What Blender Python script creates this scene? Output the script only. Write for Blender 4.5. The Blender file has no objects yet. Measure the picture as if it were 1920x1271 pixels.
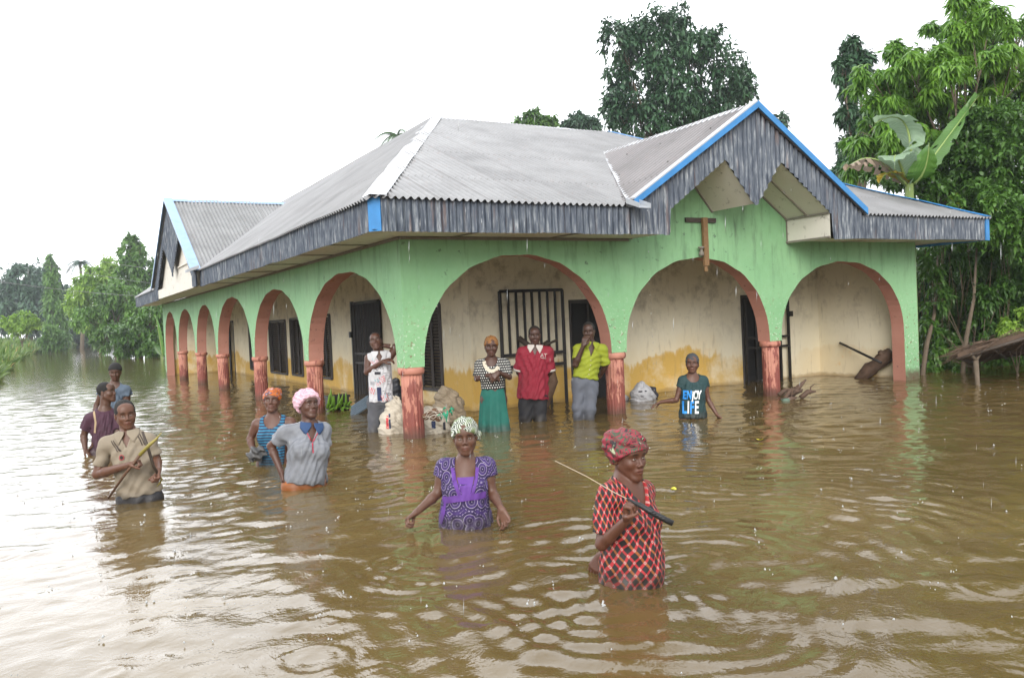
import bpy, bmesh, math, random
import numpy as np
from mathutils import Vector, Matrix
random.seed(7)
SC = bpy.context.scene
COL = SC.collection
rad = math.radians

# ---------------------------------------------------------------- camera
YAW, PITCH, ROLL = .5177, -.02398, -.04545
cam_d = bpy.data.cameras.new("camera")
cam = bpy.data.objects.new("camera", cam_d)
COL.objects.link(cam)
_f = Vector((math.sin(YAW)*math.cos(PITCH), math.cos(YAW)*math.cos(PITCH), math.sin(PITCH)))
_r = Vector((math.cos(YAW), -math.sin(YAW), 0)); _u = _r.cross(_f)
_r2 = _r*math.cos(ROLL) + _u*math.sin(ROLL); _u2 = -_r*math.sin(ROLL) + _u*math.cos(ROLL)
cam.matrix_world = Matrix(((_r2.x, _u2.x, -_f.x, -3.837), (_r2.y, _u2.y, -_f.y, -9.179),
                           (_r2.z, _u2.z, -_f.z, 1.35), (0, 0, 0, 1)))
cam_d.sensor_width = 36; cam_d.lens = 36*1568.5/1920
cam_d.clip_start = .05; cam_d.clip_end = 3000
SC.camera = cam

# ---------------------------------------------------------------- world, sun, exposure
SUN_EL, SUN_AZ = rad(48), rad(-80)          # azimuth measured clockwise from +Y; light comes from the left
w = bpy.data.worlds.new("World"); SC.world = w; w.use_nodes = True
nt = w.node_tree; nt.nodes.clear()
sky = nt.nodes.new('ShaderNodeTexSky'); sky.sky_type = 'NISHITA'; sky.sun_disc = False
sky.sun_elevation = SUN_EL; sky.sun_rotation = SUN_AZ; sky.air_density = 1.0; sky.dust_density = 6; sky.ozone_density = 1
hs = nt.nodes.new('ShaderNodeHueSaturation'); hs.inputs['Saturation'].default_value = .25
mx = nt.nodes.new('ShaderNodeMix'); mx.data_type = 'RGBA'; mx.inputs[0].default_value = .75
# overcast cloud deck, thinner and much brighter ahead where the veiled sun backlights the rain
tc_ = nt.nodes.new('ShaderNodeTexCoord'); dp = nt.nodes.new('ShaderNodeVectorMath'); dp.operation = 'DOT_PRODUCT'
dp.inputs[1].default_value = tuple(Vector((-.10, .92, .38)).normalized()); nt.links.new(tc_.outputs['Generated'], dp.inputs[0])
cl_ = nt.nodes.new('ShaderNodeValToRGB'); nt.links.new(dp.outputs['Value'], cl_.inputs[0])
for _i, (_p, _v) in enumerate(((0., 8.5), (.45, 10.), (.8, 18.), (1., 24.))):
    if _i > 1: cl_.color_ramp.elements.new(_p)
    cl_.color_ramp.elements[_i].position = _p if _i != 1 else .45
    cl_.color_ramp.elements[_i].color = (_v*.97/30, _v*.99/30, _v*1.03/30, 1)
sc_ = nt.nodes.new('ShaderNodeVectorMath'); sc_.operation = 'SCALE'; sc_.inputs['Scale'].default_value = 30
nt.links.new(cl_.outputs[0], sc_.inputs[0]); nt.links.new(sc_.outputs[0], mx.inputs[7])
bg = nt.nodes.new('ShaderNodeBackground'); bg.inputs[1].default_value = .125
out = nt.nodes.new('ShaderNodeOutputWorld')
nt.links.new(sky.outputs[0], hs.inputs['Color']); nt.links.new(hs.outputs[0], mx.inputs[6])
nt.links.new(mx.outputs[2], bg.inputs[0]); nt.links.new(bg.outputs[0], out.inputs[0])
sd = bpy.data.lights.new("sun", 'SUN'); sd.energy = 1.5; sd.angle = rad(35); sd.color = (1, .96, .9)
so = bpy.data.objects.new("sun", sd); COL.objects.link(so)
_sv = Vector((math.sin(SUN_AZ)*math.cos(SUN_EL), math.cos(SUN_AZ)*math.cos(SUN_EL), math.sin(SUN_EL)))
_sv = Vector((-.52, -.74, .46)).normalized()
so.rotation_euler = _sv.to_track_quat('Z', 'Y').to_euler()
sky.sun_elevation = math.asin(_sv.z); sky.sun_rotation = math.atan2(_sv.x, _sv.y)
SC.view_settings.view_transform = 'Standard'; SC.view_settings.look = 'None'
SC.view_settings.gamma = 1; SC.view_settings.use_curve_mapping = False
SC.view_settings.exposure = .68
SC.render.engine = 'CYCLES'
SC.cycles.max_bounces = 8; SC.cycles.transparent_max_bounces = 12
SC.cycles.volume_bounces = 1

# ---------------------------------------------------------------- object helpers
def tag(o, label=None, cat=None, group=None, kind=None):
    if label: o['label'] = label
    if cat: o['category'] = cat
    if group: o['group'] = group
    if kind: o['kind'] = kind
    return o
def empty(name, loc=(0, 0, 0), rz=0):
    o = bpy.data.objects.new(name, None); COL.objects.link(o)
    o.location = loc; o.rotation_euler = (0, 0, rz); o.empty_display_size = .2
    return o
def np_mesh(name, V, F, mats=(), midx=None, smooth=False):
    """V (n,3) array, F list or (m,k) array of equal-size faces"""
    me = bpy.data.meshes.new(name)
    V = np.asarray(V, dtype=np.float32)
    if isinstance(F, np.ndarray):
        m, k = F.shape
        me.vertices.add(len(V)); me.vertices.foreach_set('co', V.ravel())
        me.loops.add(m*k); me.loops.foreach_set('vertex_index', F.astype(np.int32).ravel())
        me.polygons.add(m); me.polygons.foreach_set('loop_start', np.arange(0, m*k, k, dtype=np.int32))
        try: me.polygons.foreach_set('loop_total', np.full(m, k, dtype=np.int32))
        except Exception: pass
    else:
        me.from_pydata([tuple(v) for v in V], [], F)
    for a in mats: me.materials.append(a)
    if midx is not None: me.polygons.foreach_set('material_index', np.asarray(midx, dtype=np.int32))
    if smooth: me.polygons.foreach_set('use_smooth', np.ones(len(me.polygons), dtype=bool))
    me.update(calc_edges=True); me.validate()
    return me
def link(name, me, parent=None, loc=None):
    o = bpy.data.objects.new(name, me); COL.objects.link(o)
    if parent is not None: o.parent = parent
    if loc is not None: o.location = loc
    return o
class MB:
    """collects shapes, builds one mesh object"""
    def __init__(s): s.v = []; s.f = []; s.m = []; s.sm = []
    def add(s, vs, fs, mi=0, sm=False):
        b = len(s.v); s.v += [tuple(v) for v in vs]; s.f += [tuple(i+b for i in f) for f in fs]
        s.m += [mi]*len(fs); s.sm += [sm]*len(fs); return s
    def box(s, a, b, mi=0, rot=None, c=None):
        x0, y0, z0 = a; x1, y1, z1 = b
        vs = [Vector(p) for p in ((x0,y0,z0),(x1,y0,z0),(x1,y1,z0),(x0,y1,z0),(x0,y0,z1),(x1,y0,z1),(x1,y1,z1),(x0,y1,z1))]
        if rot is not None:
            vs = [rot @ v + Vector(c) for v in vs]
        return s.add(vs, [(0,3,2,1),(4,5,6,7),(0,1,5,4),(1,2,6,5),(2,3,7,6),(3,0,4,7)], mi)
    def bar(s, p, q, w, h=None, mi=0, up=(0, 0, 1)):
        """rectangular bar p->q, width w, height h"""
        h = h or w; p = Vector(p); q = Vector(q); d = (q-p).normalized(); u = Vector(up)
        if abs(d.dot(u)) > .98: u = Vector((0, 1, 0))
        a = d.cross(u).normalized()*w/2; b = a.cross(d).normalized()*h/2
        vs = [p-a-b, p+a-b, p+a+b, p-a+b, q-a-b, q+a-b, q+a+b, q-a+b]
        return s.add(vs, [(0,3,2,1),(4,5,6,7),(0,1,5,4),(1,2,6,5),(2,3,7,6),(3,0,4,7)], mi)
    def tube(s, pts, rs, n=8, mi=0, cap=True, jit=0, rng=random):
        pts = [Vector(p) for p in pts]
        if not hasattr(rs, '__len__'): rs = [rs]*len(pts)
        vs = []; fs = []; a = None
        for i, p in enumerate(pts):
            d = (pts[min(i+1, len(pts)-1)] - pts[max(i-1, 0)]).normalized()
            if a is None:
                a = d.orthogonal().normalized()
            else:
                a = (a - d*a.dot(d)).normalized()
            b = d.cross(a)
            for k in range(n):
                t = 2*math.pi*k/n; r = rs[i]*(1+jit*(rng.random()-.5))
                vs.append(p + (a*math.cos(t)+b*math.sin(t))*r)
        for i in range(len(pts)-1):
            for k in range(n):
                fs.append((i*n+k, i*n+(k+1) % n, (i+1)*n+(k+1) % n, (i+1)*n+k))
        if cap:
            fs.append(tuple(range(n-1, -1, -1))); fs.append(tuple((len(pts)-1)*n+k for k in range(n)))
        return s.add(vs, fs, mi, True)
    def lathe(s, prof, c=(0, 0, 0), n=24, mi=0, flute=0, nf=12, caps=True):
        vs = []; fs = []
        for r, z in prof:
            for k in range(n):
                t = 2*math.pi*k/n; rr = r*(1-flute*(.5+.5*math.cos(nf*t))**3) if r > 0 else 0
                vs.append((c[0]+rr*math.cos(t), c[1]+rr*math.sin(t), c[2]+z))
        for i in range(len(prof)-1):
            for k in range(n):
                fs.append((i*n+k, i*n+(k+1) % n, (i+1)*n+(k+1) % n, (i+1)*n+k))
        if caps:
            fs.append(tuple(range(n-1, -1, -1))); fs.append(tuple((len(prof)-1)*n+k for k in range(n)))
        return s.add(vs, fs, mi, True)
    def build(s, name, mats, parent=None, loc=None, bevel=0):
        me = bpy.data.meshes.new(name); me.from_pydata(s.v, [], s.f)
        for a in (mats if isinstance(mats, (list, tuple)) else [mats]): me.materials.append(a)
        me.polygons.foreach_set('material_index', s.m); me.polygons.foreach_set('use_smooth', s.sm)
        me.update(); o = link(name, me, parent, loc)
        if bevel:
            md = o.modifiers.new('bevel', 'BEVEL'); md.width = bevel; md.segments = 2; md.limit_method = 'ANGLE'
        return o

# ---------------------------------------------------------------- node helpers
class NT:
    def __init__(s, name):
        s.m = bpy.data.materials.new(name); s.m.use_nodes = True; s.t = s.m.node_tree
        s.b = s.t.nodes['Principled BSDF']; s.b.inputs['Roughness'].default_value = .7
    def n(s, typ, **kw):
        nd = s.t.nodes.new(typ)
        for k, v in kw.items(): setattr(nd, k, v)
        return nd
    def l(s, a, b): s.t.links.new(a, b)
    def co(s, scale=(1, 1, 1), kind='Object', rot=(0, 0, 0)):
        tc = s.n('ShaderNodeTexCoord'); mp = s.n('ShaderNodeMapping')
        mp.inputs['Scale'].default_value = scale; mp.inputs['Rotation'].default_value = rot
        s.l(tc.outputs[kind], mp.inputs[0]); return mp.outputs[0]
    def geo(s):
        """world position"""
        g = s.n('ShaderNodeNewGeometry'); return g.outputs['Position']
    def noise(s, vec, scale, detail=4, rough=.55, dist=0):
        nd = s.n('ShaderNodeTexNoise'); nd.inputs['Scale'].default_value = scale
        nd.inputs['Detail'].default_value = detail; nd.inputs['Roughness'].default_value = rough
        nd.inputs['Distortion'].default_value = dist
        if vec is not None: s.l(vec, nd.inputs['Vector'])
        return nd.outputs['Fac']
    def ramp(s, fac, stops, mode='LINEAR'):
        r = s.n('ShaderNodeValToRGB'); r.color_ramp.interpolation = mode
        e = r.color_ramp.elements
        while len(e) < len(stops): e.new(.5)
        for i, (p, c) in enumerate(stops):
            e[i].position = p
            e[i].color = (c, c, c, 1) if not hasattr(c, '__len__') else (c[0], c[1], c[2], 1)
        s.l(fac, r.inputs[0]); return r.outputs[0]
    def mix(s, fac, a, b, mode='MIX'):
        m = s.n('ShaderNodeMix'); m.data_type = 'RGBA'; m.blend_type = mode
        for i, v in ((0, fac), (6, a), (7, b)):
            if isinstance(v, (int, float)): m.inputs[i].default_value = v if i == 0 else (v, v, v, 1)
            elif isinstance(v, (tuple, list)): m.inputs[i].default_value = (v[0], v[1], v[2], 1)
            else: s.l(v, m.inputs[i])
        return m.outputs[2]
    def math(s, op, a, b=None, c=None):
        m = s.n('ShaderNodeMath'); m.operation = op
        for i, v in enumerate((a, b, c)):
            if v is None: continue
            if isinstance(v, (int, float)): m.inputs[i].default_value = v
            else: s.l(v, m.inputs[i])
        return m.outputs[0]
    def sep(s, vec):
        x = s.n('ShaderNodeSeparateXYZ'); s.l(vec, x.inputs[0]); return x.outputs
    def comb(s, x, y, z):
        c = s.n('ShaderNodeCombineXYZ')
        for i, v in enumerate((x, y, z)):
            if isinstance(v, (int, float)): c.inputs[i].default_value = v
            else: s.l(v, c.inputs[i])
        return c.outputs[0]
    def bump(s, h, strength=.3, dist=.02, prev=None):
        b = s.n('ShaderNodeBump'); b.inputs['Strength'].default_value = strength; b.inputs['Distance'].default_value = dist
        s.l(h, b.inputs['Height'])
        if prev is not None: s.l(prev, b.inputs['Normal'])
        return b.outputs[0]
    def fin(s, col=None, rough=None, normal=None, metallic=None, spec=None):
        for k, v in (('Base Color', col), ('Roughness', rough), ('Normal', normal), ('Metallic', metallic), ('Specular IOR Level', spec)):
            if v is None: continue
            if isinstance(v, (int, float)): s.b.inputs[k].default_value = v
            elif isinstance(v, (tuple, list)): s.b.inputs[k].default_value = (v[0], v[1], v[2], 1)
            else: s.l(v, s.b.inputs[k])
        return s.m
def plain(name, col, rough=.6, var=.25, scale=12, metallic=0, bump=.15, bscale=60, spec=None):
    t = NT(name); v = t.co()
    f = t.noise(v, scale, 5)
    c = t.mix(f, tuple(x*(1-var) for x in col), tuple(min(1, x*(1+var)) for x in col))
    nm = t.bump(t.noise(v, bscale, 3), bump, .01) if bump else None
    return t.fin(c, rough, nm, metallic, spec)
# ================================================================ materials of the house
def m_plaster_green():
    t = NT('green_plaster'); p = t.geo(); x, y, z = t.sep(p)
    base = t.mix(t.ramp(t.noise(p, .9, 5), [(.3, 0.), (.7, 1.)]), (.175, .37, .17), (.25, .455, .23))
    base = t.mix(t.math('MULTIPLY', t.noise(p, 14, 4), .35), base, (.28, .53, .33))
    # grime running down in streaks from the eaves
    q = t.comb(t.math('MULTIPLY', x, 5), t.math('MULTIPLY', y, 5), t.math('MULTIPLY', z, .8))
    st = t.ramp(t.noise(q, 1.6, 6, .65), [(.50, 0.), (.70, 1.)])
    hi = t.ramp(t.math('MULTIPLY_ADD', z, 1., -1.4), [(0., 0.), (1., 1.)])
    base = t.mix(t.math('MULTIPLY', t.math('MULTIPLY', st, hi), .7), base, (.07, .11, .07))
    sp = t.ramp(t.noise(p, 7, 6, .7), [(.63, 0.), (.68, 1.)])
    base = t.mix(t.math('MULTIPLY', sp, .7), base, (.06, .09, .06))
    # chips: pale and brick red, low on the wall
    lo = t.ramp(z, [(.0, 1.), (.55, .9), (1.6, 0.)])
    lo = t.ramp(t.math('MULTIPLY', z, .5), [(.3, 1.), (.85, 0.)])
    ch = t.ramp(t.noise(p, 16, 3, .6), [(.62, 0.), (.64, 1.)])
    base = t.mix(t.math('MULTIPLY', ch, lo), base, (.19, .055, .035))
    ch2 = t.ramp(t.noise(t.comb(t.math('ADD', x, 7.3), y, z), 26, 3, .6), [(.61, 0.), (.63, 1.)])
    base = t.mix(t.math('MULTIPLY', ch2, lo), base, (.55, .62, .5))
    wet = t.ramp(t.math('ADD', z, t.math('MULTIPLY', t.noise(p, 5, 4), .3)), [(.22, 1.), (.36, 0.)])
    base = t.mix(t.math('MULTIPLY', wet, .85), base, (.10, .05, .03))
    nm = t.bump(t.noise(p, 9, 6), .25, .03); nm = t.bump(t.noise(p, 70, 3), .12, .01, nm)
    return t.fin(base, .75, nm)
def m_terra():
    t = NT('terracotta_paint'); p = t.geo(); z = t.sep(p)[2]
    b = t.mix(t.noise(p, 3, 5), (.34, .145, .105), (.45, .225, .17))
    b = t.mix(t.math('MULTIPLY', t.ramp(t.noise(p, 12, 5), [(.62, 0.), (.7, 1.)]), .6), b, (.10, .05, .04))
    return t.fin(b, .75, t.bump(t.noise(p, 30, 4), .2, .01))
def m_column():
    t = NT('peeling_column_paint'); p = t.geo(); x, y, z = t.sep(p)
    q = t.comb(x, y, t.math('MULTIPLY', z, .3))
    b = t.mix(t.noise(p, 4, 4), (.40, .145, .10), (.52, .25, .18))
    peel = t.math('ADD', t.noise(q, 11, 6, .65), t.math('MULTIPLY', z, -.26))
    b = t.mix(t.ramp(peel, [(.36, 0.), (.40, 1.)]), b, (.22, .060, .045))
    b = t.mix(t.ramp(t.noise(q, 24, 5, .7), [(.62, 0.), (.66, 1.)]), b, (.09, .03, .025))
    b = t.mix(t.ramp(t.noise(p, 22, 5, .7), [(.70, 0.), (.73, 1.)]), b, (.62, .48, .40))
    b = t.mix(t.ramp(t.math('ADD', z, t.math('MULTIPLY', t.noise(p, 8, 3), .18)), [(.12, 1.), (.24, 0.)]), b, (.11, .045, .03))
    return t.fin(b, .6, t.bump(t.noise(q, 30, 5), .35, .012))
def m_cream(floor=0, amount=1.):
    t = NT('cream_plaster'); p = t.geo(); x, y, z = t.sep(p)
    b = t.mix(t.noise(p, 1.3, 5), (.76, .69, .51), (.85, .80, .64))
    # old flood mark: ochre wash with ragged top edge
    lvl = t.math('ADD', t.math('MULTIPLY', t.noise(p, .55, 2), 1.15), t.math('MULTIPLY', t.noise(t.comb(t.math('MULTIPLY', x, 3), t.math('MULTIPLY', y, 3), z), 3.2, 5), .35))
    d = t.math('SUBTRACT', t.math('MULTIPLY', z, 1.0), t.math('SUBTRACT', lvl, .22))
    f = t.ramp(d, [(.0, 1.), (.04, .85), (.09, .25), (.5, 0.)])
    pt = t.ramp(t.noise(t.comb(t.math('ADD', x, 4.), y, z), 1.1, 5, .65), [(.33, .3), (.52, 1.)])
    far_ = t.math('MULTIPLY_ADD', t.math('GREATER_THAN', x, 8.3), -.75, 1.)
    b = t.mix(t.math('MULTIPLY', t.math('MULTIPLY', f, pt), t.math('MULTIPLY', far_, .95)), b, (.60, .37, .07))
    pk = t.ramp(t.noise(p, 2.6, 5, .7), [(.58, 0.), (.66, 1.)])
    lo = t.ramp(z, [(.2, 1.), (.9, 0.)])
    b = t.mix(t.math('MULTIPLY', t.math('MULTIPLY', pk, lo), .6), b, (.72, .44, .12))
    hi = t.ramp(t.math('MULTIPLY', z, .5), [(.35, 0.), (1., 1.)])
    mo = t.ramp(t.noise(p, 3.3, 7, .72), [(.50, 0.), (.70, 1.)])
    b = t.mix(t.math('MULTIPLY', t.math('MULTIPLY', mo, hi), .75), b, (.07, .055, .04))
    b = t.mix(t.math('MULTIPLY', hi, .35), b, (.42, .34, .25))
    q = t.comb(t.math('MULTIPLY', x, 6), t.math('MULTIPLY', y, 6), z)
    b = t.mix(t.math('MULTIPLY', t.ramp(t.noise(q, 2.2, 5), [(.58, 0.), (.75, 1.)]), .35), b, (.25, .19, .12))
    wet = t.ramp(t.math('ADD', z, t.math('MULTIPLY', t.noise(p, 6, 3), .12)), [(.08, 1.), (.13, 0.)])
    b = t.mix(t.math('MULTIPLY', wet, .6), b, (.30, .19, .07))
    return t.fin(b, .8, t.bump(t.noise(p, 12, 6), .25, .02))
def m_soffit():
    t = NT('soffit_board'); p = t.geo(); x, y, z = t.sep(p)
    b = t.mix(t.noise(p, 2, 5), (.58, .55, .49), (.70, .67, .60))
    b = t.mix(t.math('MULTIPLY', t.ramp(t.noise(p, 7, 6, .75), [(.58, 0.), (.70, 1.)]), .7), b, (.07, .055, .04))
    return t.fin(b, .8, t.bump(t.noise(p, 20, 3), .15, .01))
def m_roof(tint=(1, 1, 1), name='galvanised_roof', axis='x'):
    t = NT(name); p = t.geo()
    b = t.mix(t.ramp(t.noise(p, 1.1, 5, .6), [(.35, 0.), (.65, 1.)]), tuple(.17*c for c in tint), tuple(.25*c for c in tint))
    x, y, z = t.sep(p); a, c_ = (x, y) if axis == 'x' else (y, x)
    sheet = t.n('ShaderNodeTexWhiteNoise'); sheet.noise_dimensions = '2D'      # each sheet weathered a little differently
    t.l(t.comb(t.math('FLOOR', t.math('MULTIPLY', a, 1/.62)), t.math('FLOOR', t.math('MULTIPLY', c_, 1/1.55)), 0.), sheet.inputs['Vector'])
    b = t.mix(t.math('MULTIPLY', sheet.outputs['Value'], .35), b, tuple(.30*c for c in tint))
    lap = t.math('LESS_THAN', t.math('FRACT', t.math('ADD', t.math('MULTIPLY', c_, 1/1.55), 20)), .012); lap2 = t.math('LESS_THAN', t.math('FRACT', t.math('ADD', t.math('MULTIPLY', a, 1/.62), 40)), .018)
    b = t.mix(t.math('MULTIPLY', t.math('MAXIMUM', lap, lap2), .45), b, (.10, .09, .085))
    fa = t.math('ABSOLUTE', t.math('SUBTRACT', t.math('FRACT', t.math('ADD', t.math('MULTIPLY', a, 1/.264), 80)), .5)); fc = t.math('ABSOLUTE', t.math('SUBTRACT', t.math('FRACT', t.math('ADD', t.math('MULTIPLY', c_, 1/.775), 40)), .5))
    nail = t.math('MULTIPLY', t.math('LESS_THAN', fa, .045), t.math('LESS_THAN', fc, .016)); b = t.mix(t.math('MULTIPLY', nail, .85), b, (.04, .035, .03))
    b = t.mix(t.math('MULTIPLY', t.ramp(t.noise(p, 9, 5, .7), [(.56, 0.), (.70, 1.)]), .35), b, (.24, .19, .17))
    r = t.math('MULTIPLY_ADD', t.noise(p, 5, 3), .3, .32)
    return t.fin(b, r, t.bump(t.noise(p, 6, 4), .15, .03), .35)
def m_fascia():
    t = NT('weathered_corrugated_fascia'); p = t.geo(); x, y, z = t.sep(p)
    q = t.comb(t.math('MULTIPLY', x, 15), t.math('MULTIPLY', y, 15), t.math('MULTIPLY', z, 1.8))
    n1 = t.noise(q, 2.2, 6, .65)
    b = t.ramp(n1, [(.36, (.022, .032, .050)), (.47, (.058, .075, .102)), (.57, (.14, .16, .185)), (.68, (.34, .36, .37))])
    b = t.mix(t.ramp(t.noise(p, 1.2, 4), [(.4, 0.), (.75, .7)]), b, (.055, .070, .10))
    ru = t.ramp(t.noise(q, .8, 4), [(.60, 0.), (.72, 1.)])
    b = t.mix(t.math('MULTIPLY', ru, .45), b, (.14, .065, .035))
    return t.fin(b, .55, t.bump(n1, .2, .01), .15)
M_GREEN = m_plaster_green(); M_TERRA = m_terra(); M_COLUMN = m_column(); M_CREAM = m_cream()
M_SOFFIT = m_soffit(); M_ROOF = m_roof(); M_ROOFY = m_roof((1, 1, 1), 'galvanised_roof_side', 'y'); M_ROOF2 = m_roof((.86, .76, .74), 'stained_roof'); M_FASCIA = m_fascia()
M_ZINC = plain('zinc_flashing', (.42, .44, .46), .38, .12, 5, .3, .12, 14)
M_BLUE = plain('blue_trim_paint', (.04, .215, .50), .45, .35, 6, .1, .15, 20)
M_PALEBLUE = plain('faded_blue_trim', (.24, .37, .56), .45, .2, 6, .1, .15, 20)
M_IRON = plain('dark_iron', (.022, .020, .020), .5, .4, 20, .3)
M_DARK = plain('dark_opening', (.012, .012, .013), .8, .3, 4)
M_SHUT = plain('dark_shutter_wood', (.035, .028, .025), .55, .45, 9)
M_WOOD = plain('old_wood', (.20, .115, .05), .75, .4, 25)
M_DWOOD = plain('dark_wet_wood', (.05, .036, .026), .6, .5, 18, 0, .5, 30)
M_CONC = plain('dark_concrete', (.20, .18, .15), .8)

house = empty('house', (4.7, 8, -1))
tag(house, 'long green bungalow with terracotta arches, fluted red columns and corrugated metal roof', 'house')
house.location = (0, 0, 0)
ZC, ZT = .832, 2.36
UC = [0., 2.973, 5.934]; UE = 9.377
VC = [0., 3.947, 7.644, 11.417, 14.363, 17.595]; VE = 20.651
HW = .12        # half thickness of the arcade wall

# ---------------------------------------------------------------- arcade walls with arches
def arcade(name, F, bays, ext0, end, zt):
    """F(a,b,z)->point, a along facade, b outwards (+). bays: (a0,a1,crown,leg0,leg1)"""
    mb = MB(); NS = 36
    def quad(p0, p1, p2, p3, mi): mb.add([p0, p1, p2, p3], [(0, 1, 2, 3)], mi)
    def solid(a0, a1, zb):
        for b in (HW, -HW): quad(F(a0, b, zb), F(a1, b, zb), F(a1, b, zt), F(a0, b, zt), 0)
        quad(F(a0, HW, zb), F(a1, HW, zb), F(a1, -HW, zb), F(a0, -HW, zb), 1)
    prev = ext0
    if ext0 < 0: quad(F(ext0, HW, ZC+.002), F(ext0, -HW, ZC+.002), F(ext0, -HW, zt), F(ext0, HW, zt), 0)
    for i, (a0, a1, cr, l0, l1) in enumerate(bays):
        solid(prev, a0, ZC + .002); prev = a1
        m = (a0+a1)/2; h = (a1-a0)/2; pts = []
        for k in range(NS+1):
            th = math.pi*k/NS; cx = math.copysign(abs(math.cos(th))**.96, -math.cos(th)); sz = math.sin(th)**.92
            wob = .008*math.sin(k*1.7+i*2)
            pts.append((m+h*cx, ZC+(cr-ZC)*sz + (wob if 0 < k < NS else 0)))
        for (x0, z0), (x1, z1) in zip(pts[:-1], pts[1:]):
            for b in (HW, -HW): quad(F(x0, b, z0), F(x1, b, z1), F(x1, b, zt), F(x0, b, zt), 0)
            quad(F(x0, HW, z0), F(x1, HW, z1), F(x1, -HW, z1), F(x0, -HW, z0), 1)
    # end pier goes down into the water
    for b in (HW, -HW): quad(F(prev, b, -1), F(end, b, -1), F(end, b, zt), F(prev, b, zt), 0)
    quad(F(prev, HW, -1), F(prev, -HW, -1), F(prev, -HW, ZC), F(prev, HW, ZC), 1)
    quad(F(end, HW, -1), F(end, -HW, -1), F(end, -HW, zt), F(end, HW, zt), 0)
    o = mb.build(name, [M_GREEN, M_TERRA], house)
    bm = bmesh.new(); bm.from_mesh(o.data); bmesh.ops.remove_doubles(bm, verts=bm.verts, dist=1e-4)
    bm.to_mesh(o.data); bm.free(); return o
PW = .125
arcade('arcade_wall', lambda a, b, z: (a, -b, z),
       [(UC[0]+PW, UC[1]-PW, 2.15, 0, 0), (UC[1]+PW, UC[2]-PW, 2.10, 0, 0), (UC[2]+PW, 9.0, 2.03, 0, 0)], -HW, UE, ZT)
arcade('arcade_wall', lambda a, b, z: (-b, a, z),
       [(VC[i]+PW, VC[i+1]-PW, c, 0, 0) for i, c in enumerate([2.09, 2.06, 2.09, 2.05, 2.04])] + [(VC[5]+PW, 20.35, 2.06, 0, 0)], HW, VE, ZT)
# columns
cprof = [(.128, -1), (.128, ZC-.12)]
for i, (x, y) in enumerate([(0, 0), (UC[1], 0), (UC[2], 0)] + [(0, v) for v in VC[1:]]):
    c = MB(); zs = [-1, -.3, .0, .15, .3, .45, .6, ZC-.075]
    c.lathe([(.127, z) for z in zs], (x, y, 0), 72, 0, .10, 18)
    col = c.build('column', M_COLUMN, house)
    k = MB(); k.lathe([(.135, ZC-.085), (.150, ZC-.078), (.158, ZC-.05), (.158, ZC-.018), (.150, ZC)], (x, y, 0), 32)
    k.build('capital', M_COLUMN, col)

# inner walls with openings cut as recessed dark panels
XI, YI = 1.78, 1.93
def wall_grid(name, F, a0, a1, z0, z1, holes, mat):
    """flat wall with rectangular openings (a0,a1,z0,z1), reveals 0.15 deep"""
    mb = MB(); A = sorted({a0, a1, *[h[0] for h in holes], *[h[1] for h in holes]})
    Z = sorted({z0, z1, *[h[2] for h in holes], *[h[3] for h in holes]})
    for i in range(len(A)-1):
        for j in range(len(Z)-1):
            ca, cz = (A[i]+A[i+1])/2, (Z[j]+Z[j+1])/2
            if any(h[0] < ca < h[1] and h[2] < cz < h[3] for h in holes): continue
            mb.add([F(A[i], 0, Z[j]), F(A[i+1], 0, Z[j]), F(A[i+1], 0, Z[j+1]), F(A[i], 0, Z[j+1])], [(0, 1, 2, 3)])
    for h in holes:
        p = [(h[0], h[2]), (h[1], h[2]), (h[1], h[3]), (h[0], h[3])]
        for k in range(4):
            (a, z), (b, y) = p[k], p[(k+1) % 4]
            mb.add([F(a, 0, z), F(b, 0, y), F(b, -.16, y), F(a, -.16, z)], [(0, 1, 2, 3)])
    return mb.build(name, mat, house)
FF = lambda a, b, z: (a, YI-b, z)       # front inner wall, b outwards
FL = lambda a, b, z: (XI-b, a, z)       # left inner wall
holesF = [(3.55, 4.45, -.6, 1.60), (7.28, 8.2, -.6, 1.58)]
holesL = [(2.95, 3.85, .26, 1.64), (5.55, 6.95, -.6, 1.80), (8.66, 9.66, .22, 1.62), (10.95, 11.9, .2, 1.6),
          (12.4, 14.1, .19, 1.58), (15.6, 16.6, .2, 1.6), (18.9, 19.8, -.6, 1.70)]
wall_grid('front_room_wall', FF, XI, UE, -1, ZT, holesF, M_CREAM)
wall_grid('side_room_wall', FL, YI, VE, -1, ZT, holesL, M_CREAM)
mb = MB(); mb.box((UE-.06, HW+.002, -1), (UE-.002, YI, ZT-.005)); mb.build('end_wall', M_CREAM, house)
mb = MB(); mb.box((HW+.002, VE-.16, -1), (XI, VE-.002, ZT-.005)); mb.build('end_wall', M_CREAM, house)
mb = MB(); mb.box((UE-.15, YI+.005, -1), (UE, 12, ZT)); mb.box((XI+.05, VE-.15, -1), (7, VE, ZT)); mb.box((7, 12, -1), (7.15, VE, ZT)); mb.box((7.2, 11.85, -1), (UE-.16, 12, ZT))
mb.build('back_wall', M_CREAM, house)
mb = MB()
for k in range(3): mb.add([(HW, HW, 0), (UE, HW, 0), (UE, YI, 0), (XI, YI, 0), (XI, VE, 0), (HW, VE, 0)][0:0], [])
mb.add([(HW+.002, HW+.002, ZT-.02), (UE-.17, HW+.002, ZT-.02), (UE-.17, YI-.002, ZT-.02), (HW+.002, YI-.002, ZT-.02)], [(0, 1, 2, 3)])
mb.add([(HW+.002, YI, ZT-.02), (XI-.002, YI, ZT-.02), (XI-.002, VE-.17, ZT-.02), (HW+.002, VE-.17, ZT-.02)], [(0, 1, 2, 3)])
mb.build('veranda_ceiling', M_SOFFIT, house)
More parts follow.
